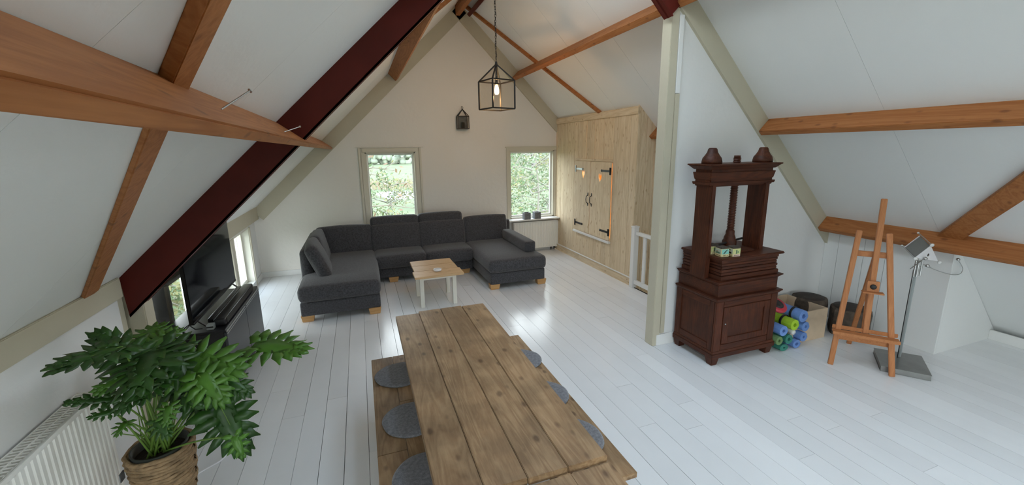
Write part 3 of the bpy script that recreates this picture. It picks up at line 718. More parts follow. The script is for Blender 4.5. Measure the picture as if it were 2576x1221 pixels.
MB().lathe((.84, 5.20, CZ), [(0, .004), (.035, .002), (.05, .006), (.052, .03), (.047, .03), (.045, .012), (0, .01)], 20).build('bowl', 'white_plastic', ds)
MB().lathe((.84, 5.20, CZ+.02), [(0, 0), (.04, 0), (.04, .006), (0, .008)], 16).build('lid', 'clear', ds)

# ================================================================== DINING TABLES AND BENCHES
TX = (.165, .34, .51, .68, .86); TZ = .76
dt = thing('dining_table', 'long rustic dining table of four worn scaffold planks, benches on both sides', 'table', (.51, 2.2, 0))
ends = ((1.265, 3.10), (1.275, 3.13), (1.27, 3.13), (1.27, 3.115))
for k in range(4):
    B(TX[k]+.0012, TX[k+1]-.0012, ends[k][0], ends[k][1], TZ-.032+random.uniform(-.001, .001), TZ+random.uniform(-.001, .0015)).build('plank', 'tableY', dt, .003)
for y in (1.55, 2.88):
    B(.20, .82, y-.045, y+.045, TZ-.12, TZ-.033).build('crossbar', 'tableX', dt, .004)
    for x in (.235, .785): B(x-.035, x+.035, y-.045, y+.045, 0, TZ-.12).build('leg', 'tableZ', dt, .004)
B(.48, .54, 1.60, 2.83, .25, .33).build('stretcher', 'tableY', dt, .004)
for y in (1.55, 2.88): B(.27, .75, y-.03, y+.03, .25, .33).build('stretcher', 'tableX', dt, .004)
d2 = thing('dining_table', 'second scaffold plank table, slightly lower, butting against the near end of the long one', 'table', (.51, .3, 0))
TZ2 = .742
for k in range(4):
    B(TX[k]+.0012, TX[k+1]+.005-.0012, -.7, 1.258, TZ2-.03, TZ2+random.uniform(-.001, .001)).build('plank', 'tableY', d2, .003)
for y in (-.35, .95):
    B(.20, .82, y-.045, y+.045, TZ2-.12, TZ2-.031).build('crossbar', 'tableX', d2, .004)
    for x in (.235, .785): B(x-.035, x+.035, y-.045, y+.045, 0, TZ2-.12).build('leg', 'tableZ', d2, .004)
def bench(label, x0, x1, y0, y1, splits):
    t = thing('bench', label, 'bench', ((x0+x1)/2, (y0+y1)/2, 0)); BZ = .45
    xm = (x0+x1)/2
    for (a, b_), sp in zip(((x0, xm), (xm, x1)), splits):
        c = [y0]+sp+[y1]
        for u, v in zip(c, c[1:]): B(a+.001, b_-.001, u+.001, v-.001, BZ-.032, BZ+random.uniform(-.001, .001)).build('plank', 'tableY', t, .003)
    for y in (y0+.25, y1-.22):
        B(x0+.03, x1-.03, y-.04, y+.04, BZ-.10, BZ-.033).build('crossbar', 'tableX', t, .003)
        for x in (x0+.06, x1-.06): B(x-.03, x+.03, y-.04, y+.04, 0, BZ-.10).build('leg', 'tableZ', t, .003)
    return t
bench('scaffold wood bench on the left side of the dining table, with three felt pads', -.035, .27, .55, 3.075, ([2.0], [2.45]))
bench('scaffold wood bench on the right side of the dining table, its near end in view', .85, 1.15, 1.44, 3.08, ([], []))
def pad(label, x, y, rr=.165):
    c = MB(); n = 40; vs = []
    prof = [(0, .014), (.7, .015), (.93, .014), (1, .008), (.985, .001), (0, .001)]
    ph = random.uniform(0, 6)
    for a, h in prof:
        for j in range(n):
            t = 2*math.pi*j/n; q = rr*a*(1+.012*math.sin(3*t+ph)+.006*math.sin(7*t))
            vs.append((x+q*math.cos(t), y+q*math.sin(t), .4515+h+.0012*math.sin(2*t+ph)*a))
    c.add(vs, [(i*n+j, i*n+(j+1) % n, (i+1)*n+(j+1) % n, (i+1)*n+j) for i in range(len(prof)-1) for j in range(n)], True)
    return tag(c.build('seat_pad', 'felt'), label, 'seat pad', 'round grey felt seat pads on the benches')
pad('round grey felt pad on the left bench, farthest one, nearest the sofa', .145, 2.775)
pad('round grey felt pad on the left bench, the middle one of three', .165, 2.245)
pad('round grey felt pad on the left bench, nearest one, cut by the bottom edge', .185, 1.77)
pad('round grey felt pad on the right bench, farthest one, half under the table', 1.00, 2.66)
pad('round grey felt pad on the right bench, the middle one of three', .978, 2.185)
pad('round grey felt pad on the right bench, nearest one, by the table corner', .967, 1.76)
def at(px, py, Y):
    """point on the sight line of a photo pixel at depth Y (authoring aid for real 3D positions)"""
    d = cr_*((px-IMG_W/2)/FPX)-cu_*((py-CYPX)/FPX)+cf_
    return V((0, 0, EYE))+d*(Y/d.y)

# ================================================================== BOOK PRESS
pr = thing('book_press', 'antique dark wooden linen press with screw on a panelled cupboard against the partition', 'press', (3.27, 2.95, 0))
def ring(z0, z1, ex, parent=pr, name='moulding', bev=.006, x0=2.90, x1=3.65, y0=2.69, y1=3.195, ex1=None):
    e1 = ex if ex1 is None else ex1; yb = y1
    a = [(x0-ex, y0-ex, z0), (x1+ex, y0-ex, z0), (x1+ex, yb, z0), (x0-ex, yb, z0)]
    b_ = [(x0-e1, y0-e1, z1), (x1+e1, y0-e1, z1), (x1+e1, yb, z1), (x0-e1, yb, z1)]
    return MB().hexa(a, b_).build(name, 'pressX', parent, bev)
for x, y in ((2.94, 2.73), (3.61, 2.73), (2.94, 3.15), (3.61, 3.15)):
    MB().hexa([(x-.032, y-.032, 0), (x+.032, y-.032, 0), (x+.032, y+.032, 0), (x-.032, y+.032, 0)], [(x-.045, y-.045, .078), (x+.045, y-.045, .078), (x+.045, y+.045, .078), (x-.045, y+.045, .078)]).build('foot', 'pressZ', pr, .004)
ring(.075, .12, .014, bev=.003); ring(.12, .14, .010, ex1=.001, bev=.002)
B(2.908, 3.642, 2.712, 3.195, .12, .63).build('carcass', 'pressZ', pr)
# front frame + door panel, side frame + panel
for a in ((2.90, 2.985, .14, .62), (3.565, 3.65, .14, .62), (2.985, 3.565, .14, .20), (2.985, 3.565, .565, .62)):
    B(a[0], a[1], 2.69, 2.71, a[2], a[3]).build('frame_rail', 'pressZ' if a[1]-a[0] < .2 else 'pressX', pr, .003)
d = B(2.99, 3.56, 2.697, 2.71, .205, .56).build('door', 'pressZ', pr, .002)
f = MB()
for a in ((2.99, 3.06, .205, .56), (3.49, 3.56, .205, .56), (3.06, 3.49, .205, .265), (3.06, 3.49, .50, .56)): f.box(a[0], a[1], 2.688, 2.70, a[2], a[3])
fr_ = f.build('door_frame', 'pressZ', d, .003)
MB().lathe((3.02, 2.688, .40), [(0, .006), (.006, .006), (.006, 0)], 10, (0, -1, 0)).build('keyhole', 'galv', d)
for a in ((2.7105, 2.765, .14, .62), (3.12, 3.195, .14, .62), (2.765, 3.12, .14, .205), (2.765, 3.12, .56, .62)):
    B(2.90, 2.915, a[0], a[1], a[2], a[3]).build('side_rail', 'pressZ' if a[1]-a[0] < .1 else 'pressY', pr, .003)
ring(.62, .645, .002, ex1=.020, bev=.002); ring(.645, .66, .026, bev=.004)
ring(.66, .775, -.012, name='drawer_block', bev=.003)
ring(.775, .80, -.010, ex1=.012, bev=.002); ring(.80, .812, .018, bev=.003)
# stack of pressing boards
z = .812
for k, (h_, ex) in enumerate(((.042, .0), (.03, -.012), (.028, -.008), (.03, -.014), (.026, -.01), (.034, -.006))):
    B(2.93-ex-.0, 3.635+ex, 2.705-ex, 3.19, z+.0015, z+h_-.0015).build('press_board', 'pressX', pr, .004); z += h_
B(2.905, 3.665, 2.68, 3.195, z, z+.022).build('press_board', 'pressX', pr, .009)
PZ = z+.022
# uprights on the outside, head beam, cornice
for x0, x1 in ((2.875, 2.925), (3.50, 3.56)):
    B(x0, x1+.0, 2.83, 3.02, .80 if x0 < 3 else PZ-.02, 1.66).build('upright', 'pressZ', pr, .006)
B(2.865, 3.60, 2.845, 3.03, 1.64, 1.80).build('head_beam', 'pressX', pr, .006)
for z0, z1, e0, e1 in ((1.655, 1.68, .012, .018), (1.70, 1.765, .004, .016), (1.79, 1.825, .012, .045), (1.825, 1.838, .052, .052)):
    MB().hexa([(2.865-e0, 2.845-e0, z0), (3.60+e0, 2.845-e0, z0), (3.60+e0, 3.03+e0, z0), (2.865-e0, 3.03+e0, z0)],
              [(2.865-e1, 2.845-e1, z1), (3.60+e1, 2.845-e1, z1), (3.60+e1, 3.03+e1, z1), (2.865-e1, 3.03+e1, z1)]).build('cornice', 'pressX', pr, .003)
for x in (2.955, 3.565):
    pf = [(0, .138), (.028, .138), (.038, .128), (.045, .10), (.060, .075), (.078, .05), (.085, .02), (.085, 0), (0, 0)]
    MB().lathe((x, 2.94, 1.838), pf[::-1], 24).build('finial', 'black_lacq' if 0 else 'pressY', pr)
prof = []; zz = 1.16
while zz < 1.875: prof += [(.026, zz), (.034, zz+.006), (.034, zz+.008), (.026, zz+.014)]; zz += .0155
MB().lathe((3.25, 2.94, 0), [(0, 1.16)]+prof+[(.027, 1.88), (.027, 1.905), (0, 1.905)], 20).build('screw', 'pressZ', pr)
MB().lathe((3.25, 2.94, 0), [(0, PZ+.03), (.056, PZ+.03), (.062, PZ+.05), (.062, PZ+.085), (.052, PZ+.10), (.050, PZ+.12), (.038, PZ+.15), (.038, PZ+.18), (.03, PZ+.19), (0, PZ+.19)], 20).build('screw_boss', 'pressZ', pr)
hd = MB().tube([V((3.25, 2.94, PZ+.075))+V((-.21, -.06, -.004)), (3.25, 2.94, PZ+.075), V((3.25, 2.94, PZ+.075))+V((.215, .05, .006))], .011, 10)
hd.build('screw_bar', 'black_iron', pr)
B(3.09, 3.42, 2.80, 3.08, PZ, PZ+.022).build('pressure_block', 'pressX', pr, .006)
MB().hexa([(3.12, 2.86, PZ+.022), (3.38, 2.86, PZ+.022), (3.38, 3.02, PZ+.022), (3.12, 3.02, PZ+.022)], [(3.19, 2.90, PZ+.034), (3.31, 2.90, PZ+.034), (3.31, 2.98, PZ+.034), (3.19, 2.98, PZ+.034)]).build('pressure_block', 'pressX', pr, .004)
# tins
def tin(label, x, y, rz, cols):
    t = thing('tea_tin', label, 'tin', (x, y, PZ)); mm = Matrix.Rotation(rz, 3, 'Z'); s = .04; h = .088
    def T(mb): mb.v = [tuple(mm @ V(v)+V((x, y, PZ))) for v in mb.v]; return mb
    T(MB().box(-s, s, -s, s, .001, h-.012)).build('body', 'cardprint', t, .002)
    T(MB().box(-s-.001, s+.001, -s-.001, s+.001, h-.014, h)).build('lid', 'bark', t, .003)
    def face(q, ca, cb_, kind):
        def P(u, v, d=.0015): return {0: (u, -s-d, v), 1: (-s-d, -u, v)}[q]
        def quad(u0, u1, v0, v1, d, mt, nm='print'):
            p = [P(u0, v0, d), P(u1, v0, d), P(u1, v1, d), P(u0, v1, d)]; n_ = V((0, -.0006, 0)) if q == 0 else V((-.0006, 0, 0))
            T(MB().prism(p, n_)).build(nm, mt, t)
        quad(-s+.004, s-.004, .026, h-.018, .0008, ca); quad(-s+.004, s-.004, .004, .022, .0008, cb_)
        for i in range(4): quad(-.024+i*.014, -.018+i*.014, .009, .018, .0016, 'bark', 'lettering')
        if kind == 0:
            quad(-.026, .02, .028, .044, .0016, 'leafp'); quad(-.02, -.004, .044, .054, .0016, 'rope')
        elif kind == 1:
            p = [P(*a) for a in ((-.022, .030, .0016), (-.012, .030, .0016), (.002, .044, .0016), (.022, .066, .0016), (.014, .066, .0016), (-.006, .05, .0016))]
            T(MB().prism(p, (0, -.0006, 0) if q == 0 else (-.0006, 0, 0))).build('print', 'black_iron', t)
        elif kind == 2:
            for a in ((-.012, .010, .044, .056), (-.020, .018, .056, .060), (-.011, .009, .060, .067), (-.024, .022, .026, .042)):
                quad(*a, .0016, 'ply' if a[2] == .044 else 'black_iron')
        else:
            quad(-.01, .004, .028, .062, .0016, 'leafp'); quad(.008, .018, .036, .05, .0016, 'leafp'); quad(-.026, -.014, .03, .05, .0016, 'cardprint')
    face(1, *cols[0]); face(0, *cols[1])
M['leafp'] = plain('print green', (.10, .17, .10), .6); M['teal_p'] = plain('print teal', (.22, .52, .45), .6)
M['sage_p'] = plain('print sage', (.42, .45, .33), .6); M['lime_p'] = plain('print lime', (.50, .55, .22), .6); M['sand_p'] = plain('print sand', (.62, .48, .22), .6); M['pink_p'] = plain('print pink', (.66, .48, .42), .6)
tin('small square tea tin with a teal side, front left on the press', 2.995, 2.775, R(-6), (('sage_p', 'sand_p', 0), ('teal_p', 'cardprint', 1)))
tin('small square tea tin with a man in a hat, front right of the tins', 3.095, 2.745, R(-6), (('sage_p', 'sand_p', 2), ('lime_p', 'pink_p', 3)))
tin('small square tea tin half hidden behind the left upright of the press', 2.985, 2.885, R(-6), (('sage_p', 'sand_p', 0), ('lime_p', 'cardprint', 3)))

# ================================================================== YOGA MATS, CRATE, STUMPS
def mat_roll(label, x, z, rad, mt, y0=2.66, y1=3.19, strap=None, sq=1.0, hole=.28):
    t = thing('yoga_mat', label, 'yoga mat', (x, (y0+y1)/2, z), 'rolled yoga mats stacked beside the press')
    n = 26; turns = 4; pts = []; th = rad*(1-hole)/turns*.9
    k = turns*20
    for i in range(k+1):
        a = 2*math.pi*i/20; r_ = rad*hole+(rad-th-rad*hole)*i/k; pts.append((a, r_))
    vs = []; fs = []
    for (a, r_) in pts:
        for rr_, yy_ in ((r_, y0), (r_+th*.93, y0), (r_+th*.93, y1), (r_, y1)):
            vs.append((x+rr_*math.cos(a), yy_, z+rr_*math.sin(a)*sq))
    for i in range(k):
        for j in range(4): fs.append((i*4+j, i*4+(j+1) % 4, i*4+4+(j+1) % 4, i*4+4+j))
    fs += [(0, 1, 2, 3), (k*4+3, k*4+2, k*4+1, k*4)]
    MB().add(vs, fs, False).build('roll', mt, t)
    if strap:
        for yy_ in strap:
            mb = MB(); mb.lathe((x, yy_, z), [(rad+.0015, 0), (rad+.003, .001), (rad+.003, .024), (rad+.0015, .025)], 28, (0, 1, 0)); mb.build('strap', 'black_iron', t)
    return t
def mpos(px, py, Y=2.66): p = at(px, py, Y); return p.x, p.z
for lb, px, py, rad, mt, st_, sq, hl in (
    ('rolled blue yoga mat with a black strap, on top of the pile', 2022, 796, .062, 'mat_blue', (2.74,), 1, .3),
    ('rolled lime green yoga mat with a black strap', 2000, 818, .056, 'mat_lime', (2.76,), 1, .28),
    ('rolled blue yoga mat at the left, touching the press', 1972, 833, .054, 'mat_blue', None, 1, .25),
    ('rolled blue yoga mat at the right, directly under the strapped blue one', 2027, 822, .052, 'mat_blue', None, 1, .2),
    ('rolled blue yoga mat at the right, third from the top against the crate', 2022, 848, .050, 'mat_blue', None, 1, .2),
    ('rolled blue yoga mat lying on the floor, bottom right of the pile', 2004, 868, .052, 'mat_blue', None, .85, .3),
    ('rolled green yoga mat in the middle of the bottom rows', 1985, 854, .050, 'mat_teal', None, 1, .3),
    ('rolled olive green yoga mat at the lower left beside the press', 1961, 858, .045, 'mat_olive', None, 1, .25),
    ('rolled dark green yoga mat flattened on the floor, bottom left', 1972, 879, .058, 'mat_teal', None, .62, .15)):
    x, z = mpos(px, py); rad *= 1.06; mat_roll(lb, x, max(z, rad*sq+.002), rad, mt, strap=st_, sq=sq, hole=hl)
p = at(1966, 771, 2.72)
t = thing('red_disc', 'round red cushion with black centre lying on the yoga mats by the press', 'balance cushion', (p.x, p.y, p.z-.02))
MB().lathe(p+V((0, .06, -.02)), [(0, 0), (.088, 0), (.095, .012), (.095, .028), (.085, .036), (0, .036)], 28, (0, -.5, .85)).build('rim', 'red', t)
MB().lathe(p+V((0, .06, -.02)), [(0, .036), (.058, .036), (.058, .039), (0, .039)], 28, (0, -.5, .85)).build('centre', 'black_iron', t)
q = at(1998, 838, 2.68); t = MB().lathe(q, [(0, 0), (.022, .0), (.026, .02), (.02, .10), (.012, .13), (0, .13)], 14, (0, 1, .1)).build('bottle', 'clear'); tag(t, 'clear plastic bottle tucked between the rolled yoga mats', 'bottle')
cr2 = thing('wooden_crate', 'pale open wooden crate behind the rolled yoga mats', 'crate', (4.2, 2.95, 0))
bx0, bx1, by0, by1, bh = 3.95, 4.47, 2.735, 3.19, .325
B(bx0, bx1, by0, by0+.015, .01, bh).build('side_panel', 'ply', cr2, .002); B(bx0, bx1, by1-.015, by1, .01, bh).build('side_panel', 'ply', cr2, .002)
B(bx0, bx0+.015, by0+.015, by1-.015, .01, bh).build('side_panel', 'ply', cr2, .002); B(bx1-.015, bx1, by0+.015, by1-.015, .01, bh).build('side_panel', 'ply', cr2, .002)
B(bx0, bx1, by0, by1, 0, .012).build('base', 'ply', cr2)
def stump(label, x, y, rr, h, sd):
    t = thing('tree_stump', label, 'tree stump', (x, y, 0)); rnd = random.Random(sd); n = 32; vs = []; fs = []
    off = [1+.05*math.sin(2*math.pi*j/n*3+sd)+.03*math.sin(2*math.pi*j/n*7)+rnd.uniform(-.02, .02) for j in range(n)]
    prof = [(.97, .0), (1.03, .04), (1.0, h*.45), (1.02, h*.8), (.99, h*.95), (.93, h)]
    for a, z_ in prof:
        for j in range(n):
            th = 2*math.pi*j/n; q = rr*a*off[j]*(1+rnd.uniform(-.012, .012)); vs.append((x+q*math.cos(th), y+q*math.sin(th), z_))
    for i in range(len(prof)-1):
        for j in range(n): fs.append((i*n+j, i*n+(j+1) % n, (i+1)*n+(j+1) % n, (i+1)*n+j))
    fs.append(tuple((len(prof)-1)*n+j for j in range(n))); fs.append(tuple(range(n))[::-1])
    MB().add(vs, fs).build('trunk', 'bark', t)
    MB().lathe((x, y, h-.001), [(rr*.86, 0), (rr*.86, .008), (rr*.5, .010), (0, .011)], 28).build('cut_face', 'bark2', t)
M['bark2'] = plain('dark end grain', (.035, .024, .018), .7, bump=.5, bscale=40, var=.3, vscale=30)
stump('dark tree stump slice behind the pale crate, its top edge showing', 4.60, 3.02, .16, .335, 3)
stump('dark barky tree stump behind the left leg of the easel', 4.80, 2.72, .175, .29, 5)

# ================================================================== EASEL
ea = thing('easel', 'beech wood studio easel standing in the right wing', 'easel', (4.09, 2.16, 0))
u = V((.636, -.772, 0)); w = V((.772, .636, 0)); FL, FR = V((3.95, 2.33, 0)), V((4.225, 1.995, 0)); C0 = (FL+FR)/2
def L3(foot, a, b_, z): return foot+u*a+w*b_+V((0, 0, z))
TL, TR = L3(FL, .082, .15, 1.245), L3(FR, -.149, .15, 1.235)
nrm = -w
def legpt(F_, T_, z): k = z/T_.z; return F_+(T_-F_)*k
MB().bar(FL, TL, .042, .028, nrm).build('leg', 'easelZ', ea, .004); MB().bar(FR, TR, .042, .028, nrm).build('leg', 'easelZ', ea, .004)
for P_ in (TL, TR): pass
MT = C0+w*.20+V((0, 0, 1.53)); MBt = C0+w*.075+V((0, 0, .34))
MB().bar(MBt-w*.03, MT-w*.03, .042, .03, nrm).build('mast', 'easelZ', ea, .004)
MB().bar(C0+w*.04+V((0, 0, .33))+w*.03, C0+w*.10+V((0, 0, .78))+w*.03, .05, .025, nrm).build('mast_rail', 'easelZ', ea, .004)
def crossbar(z, ex, w_, h_, back=0, nm='crossbar'):
    a, b_ = legpt(FL, TL, z), legpt(FR, TR, z); d = (b_-a).normalized()
    return MB().bar(a-d*ex+w*back, b_+d*ex+w*back, w_, h_).build(nm, 'easelX', ea, .003)
crossbar(1.04, -.01, .022, .05, .02); crossbar(.27, -.0, .024, .055, .02)
crossbar(.335, .045, .07, .016, -.05, 'tray'); crossbar(.36, .045, .012, .035, -.0, 'tray_back'); crossbar(.33, .045, .012, .03, -.085, 'tray_lip')
a = C0+w*.145+V((0, 0, 1.02)); MB().bar(a, C0+w*.60, .038, .026, nrm).build('rear_leg', 'easelZ', ea, .004)
hp = C0+w*.085+V((0, 0, .775)); d_ = (MT-MBt).normalized()
MB().bar(hp-d_*.045-w*.03, hp+d_*.045-w*.03, .085, .03, nrm).build('canvas_holder', 'easelZ', ea, .003)
MB().bar(hp-d_*.05-u*.075-w*.055, hp-d_*.05+u*.075-w*.055, .06, .012).build('canvas_ledge', 'easelX', ea, .003)
MB().lathe(hp-w*.045, [(0, 0), (.022, 0), (.022, .014), (.016, .02), (0, .02)], 16, nrm).build('clamp_knob', 'black_iron', ea)
c_ = legpt(FL, TL, .32)*.45+legpt(FR, TR, .32)*.55-w*.09; MB().lathe(c_, [(0, 0), (.009, 0), (.009, .01), (0, .012)], 12, nrm).build('screw', 'brass', ea) if 0 else None

# ================================================================== STEEL LAMP
la = thing('steel_lamp', 'steel floor lamp with square plate base, triangular white head and gooseneck arms', 'lamp', (4.55, 2.13, 0))
bp_ = [V((4.56, 2.33, 0)), V((4.24, 2.09, 0)), V((4.44, 1.83, 0)), V((4.78, 2.07, 0))]
MB().prism(bp_, (0, 0, .05)).build('base_plate', 'steel_plate', la, .003)
p0 = V((4.57, 2.13, .05)); p1 = V((4.57, 2.13, .98))
MB().bar(p0, p1, .019, .019, (1, .3, 0)).build('pole', 'white_plastic' if 0 else 'galv', la, .003)
MB().tube([p0+V((-.03, 0, 0)), V((4.53, 2.13, .9))], .0035, 6).build('cable', 'black_iron', la)
for dx, dy in ((-.022, -.02), (.026, -.02), (-.045, -.01)):
    MB().tube([V((4.57+dx, 2.13+dy, .84)), V((4.57+dx, 2.13+dy, .985))], .008, 8).build('bracket_tube', 'chrome', la)
YN, YF = 2.08, 2.20
tri = [at(2342, 619, YN), at(2303, 649, YN), at(2360, 658, YN)]; ex = at(2313, 594, YF)-at(2341, 619, YN)
cx_ = sum(tri, V())/3; hole = []
eu = (tri[2]-tri[1]).normalized(); en = ex.normalized(); ev = (tri[0]-cx_); ev = (ev-eu*ev.dot(eu)).normalized()
for i in range(20): a = 2*math.pi*i/20; hole.append(cx_+(eu*math.cos(a)+ev*math.sin(a))*.014)
MB().plate([tri, hole], ex.normalized()*.006).build('head_plate', 'white_plastic', la)
tri2 = [q+ex for q in tri]; MB().plate([tri2, [q+ex for q in hole]], ex.normalized()*.006).build('head_plate', 'white_plastic', la)
MB().prism([tri[0]+ex*.05, tri[1]+ex*.05, tri[1]+ex*.95, tri[0]+ex*.95], (tri[2]-(tri[0]+tri[1])/2).normalized()*.004).build('side_panel', 'grey_panel', la)
MB().prism([tri[2]+ex*.05, tri[1]+ex*.05, tri[1]+ex*.95, tri[2]+ex*.95], (tri[0]-(tri[2]+tri[1])/2).normalized()*.004).build('side_panel', 'grey_panel', la)
for q in tri:
    qq = q+(q-cx_).normalized()*.012
    MB().tube([qq-ex.normalized()*.004, qq+ex*1.15], .004, 8).build('rod', 'chrome', la)
    MB().lathe(qq-ex.normalized()*.004, [(0, 0), (.014, 0), (.016, .006), (.012, .013), (0, .014)], 18, -ex).build('knob', 'clear', la)
    MB().lathe(qq+ex*1.15, [(0, 0), (.008, 0), (.008, .01), (0, .012)], 10, ex).build('knob', 'clear', la)
YG = 2.10
def neck(pts, r_=.0035):
    P3 = [at(px, py, yy_) for px, py, yy_ in pts]; out_ = []
    for i in range(len(P3)-1):
        a, b_ = P3[i], P3[i+1]; p_, n_ = P3[max(i-1, 0)], P3[min(i+2, len(P3)-1)]
        for k in range(5):
            t_ = k/5; out_.append(.5*((2*a)+(-p_+b_)*t_+(2*p_-5*a+4*b_-n_)*t_*t_+(-p_+3*a-3*b_+n_)*t_**3))
    out_.append(P3[-1]); MB().tube(out_, r_, 8).build('gooseneck', 'chrome', la); return P3
g1 = neck([(2312, 676, 2.12), (2320, 668, 2.11), (2333, 668, 2.09), (2347, 677, 2.08), (2376, 687, 2.08), (2399, 692, 2.08), (2416, 689, 2.08), (2422, 676, 2.08), (2414, 660, 2.08), (2408, 655, 2.08)])
g2 = neck([(2290, 677, 2.10), (2305, 666, 2.10), (2318, 656, 2.10), (2324, 651, 2.09)])
MB().tube([at(2328, 669, 2.09), at(2345, 676, 2.08)], .007, 8, True, .004).build('arm_sleeve', 'chrome', la)
for q in (at(2407, 653, 2.07), at(2325, 651, 2.07), at(2330, 669, 2.07)):
    MB().lathe(q, [(0, 0), (.012, .002), (.015, .012), (.009, .022), (0, .022)], 14, (-.3, -1, .3)).build('spot_head', 'chrome', la)

# ================================================================== TV AND CABINET
tc_ = thing('media_cabinet', 'dark grey low cabinet on castors with chrome edge strips below the television', 'cabinet', (-1.33, 4.28, 0))
X0, X1, Ya, Yb, Z0, Z1 = -1.565, -1.105, 3.70, 4.86, .065, .61
B(X0, X1-.02, Ya, Yb, Z0, Z1-.02).build('carcass', 'cab_black', tc_, .004) if 'cab_black' in M else B(X0, X1-.02, Ya, Yb, Z0, Z1-.02).build('carcass', 'black_lacq', tc_, .004)
B(X0-.005, X1-.008, Ya-.004, Yb+.004, Z1-.02, Z1).build('top', 'black_lacq', tc_, .003)
for a, b_ in ((Ya+.003, 4.31), (4.315, Yb-.003)):
    d = B(X1-.019, X1, a, b_, Z0+.005, Z1-.028).build('door', 'cab_grey', tc_, .003)
    B(X1-.006, X1+.004, a+.01, b_-.01, Z1-.026, Z1-.016).build('edge_strip', 'chrome', tc_, .001); B(X1-.006, X1+.003, a+.01, b_-.01, Z1-.046, Z1-.040).build('edge_strip', 'chrome', tc_, .001)
for y in (3.78, 4.03, 4.28, 4.60, 4.80):
    c = MB().cyl((X1-.055, y, .025), (X1-.03, y, .025), .024, 14); c.box(X1-.06, X1-.025, y-.012, y+.012, .03, Z0); c.build('castor', 'black_iron', tc_)
for y in (3.85, 4.75): MB().cyl((X0+.04, y, .025), (X0+.065, y, .025), .024, 14).box(X0+.035, X0+.07, y-.012, y+.012, .03, Z0).build('castor', 'black_iron', tc_)
tv = thing('television', 'large flat television seen edge-on behind the red steel rafter', 'television', (-1.33, 4.33, Z1))
tm = Matrix.Rotation(R(1.5), 3, 'Z')
B(-1.345, -1.315, 3.71, 4.93, .675, 1.345).build('screen_panel', 'screen', tv, .004)
B(-1.385, -1.345, 3.95, 4.7, .72, 1.1).build('back_cover', 'black_lacq', tv, .01)
B(-1.316, -1.311, 3.71, 4.93, .675, .688).build('bezel', 'black_lacq', tv)
for y in (3.80, 4.80):
    MB().bar((-1.33, y, .69), (-1.25, y, Z1+.004), .02, .008, (1, 0, 0)).bar((-1.33, y, .69), (-1.43, y, Z1+.004), .02, .008, (1, 0, 0)).build('foot', 'black_lacq', tv)
sb = thing('soundbar', 'black soundbar along the front edge of the media cabinet', 'soundbar', (-1.17, 4.3, Z1))
MB().rbox((-1.17, 4.28, Z1+.032), (.085, .98, .062), .015).build('body', 'black_lacq', sb); B(-1.128, -1.124, 3.83, 4.73, Z1+.008, Z1+.056).build('grille', 'dark', sb)
t = tag(MB().rbox((-1.26, 4.35, Z1+.02), (.05, .9, .035), .01).build('keyboard_strip', 'black_lacq'), 'thin black bar behind the soundbar under the television', 'soundbar')
t = thing('set_top_box', 'small pale grey box at the near end of the cabinet top', 'box', (-1.22, 3.74, Z1)); B(-1.245, -1.195, 3.73, 3.78, Z1+.001, Z1+.045).build('body', 'galv', t, .003); B(-1.243, -1.197, 3.728, 3.731, Z1+.02, Z1+.03).build('front', 'dark', t)
t = thing('adapter', 'rounded white plug adapter at the near left corner of the cabinet', 'adapter', (-1.42, 3.69, Z1))
MB().rbox((-1.43, 3.70, Z1+.02), (.07, .05, .055), .02).build('body', 'white_plastic', t)
MB().tube([(-1.42, 3.68, Z1), (-1.425, 3.655, .52), (-1.39, 3.64, .42), (-1.37, 3.64, .28), (-1.36, 3.63, .1), (-1.30, 3.6, .01), (-1.1, 3.5, .008)], .006, 8).build('cable', 'white_plastic', t)
t = tag(MB().tube([(-1.52, 3.74, Z1+.01), (-1.50, 3.72, Z1+.06), (-1.46, 3.74, Z1+.08), (-1.43, 3.78, Z1+.03), (-1.39, 3.74, Z1+.02), (-1.36, 3.76, Z1+.05), (-1.32, 3.74, Z1+.02), (-1.28, 3.76, Z1+.012)], .005, 6).build('black_cable', 'black_iron'), 'tangle of black cable on the near end of the cabinet top', 'cable')
t = thing('power_strip', 'white power strip on the floor in front of the cabinet behind the plant', 'power strip', (-1.0, 3.3, 0))
MB().rbox((-1.0, 3.28, .022), (.05, .28, .04), .008).build('body', 'white_plastic', t)
for k in range(4): MB().lathe((-1.0, 3.19+k*.06, .042), [(0, .0), (.018, 0), (.018, .002), (0, .002)], 14).build('socket', 'galv', t)
MB().tube([(-1.0, 3.13, .02), (-.96, 3.02, .006), (-1.02, 2.9, .006), (-1.15, 2.8, .006), (-1.3, 2.78, .006)], .005, 8).build('cable', 'white_plastic', t)

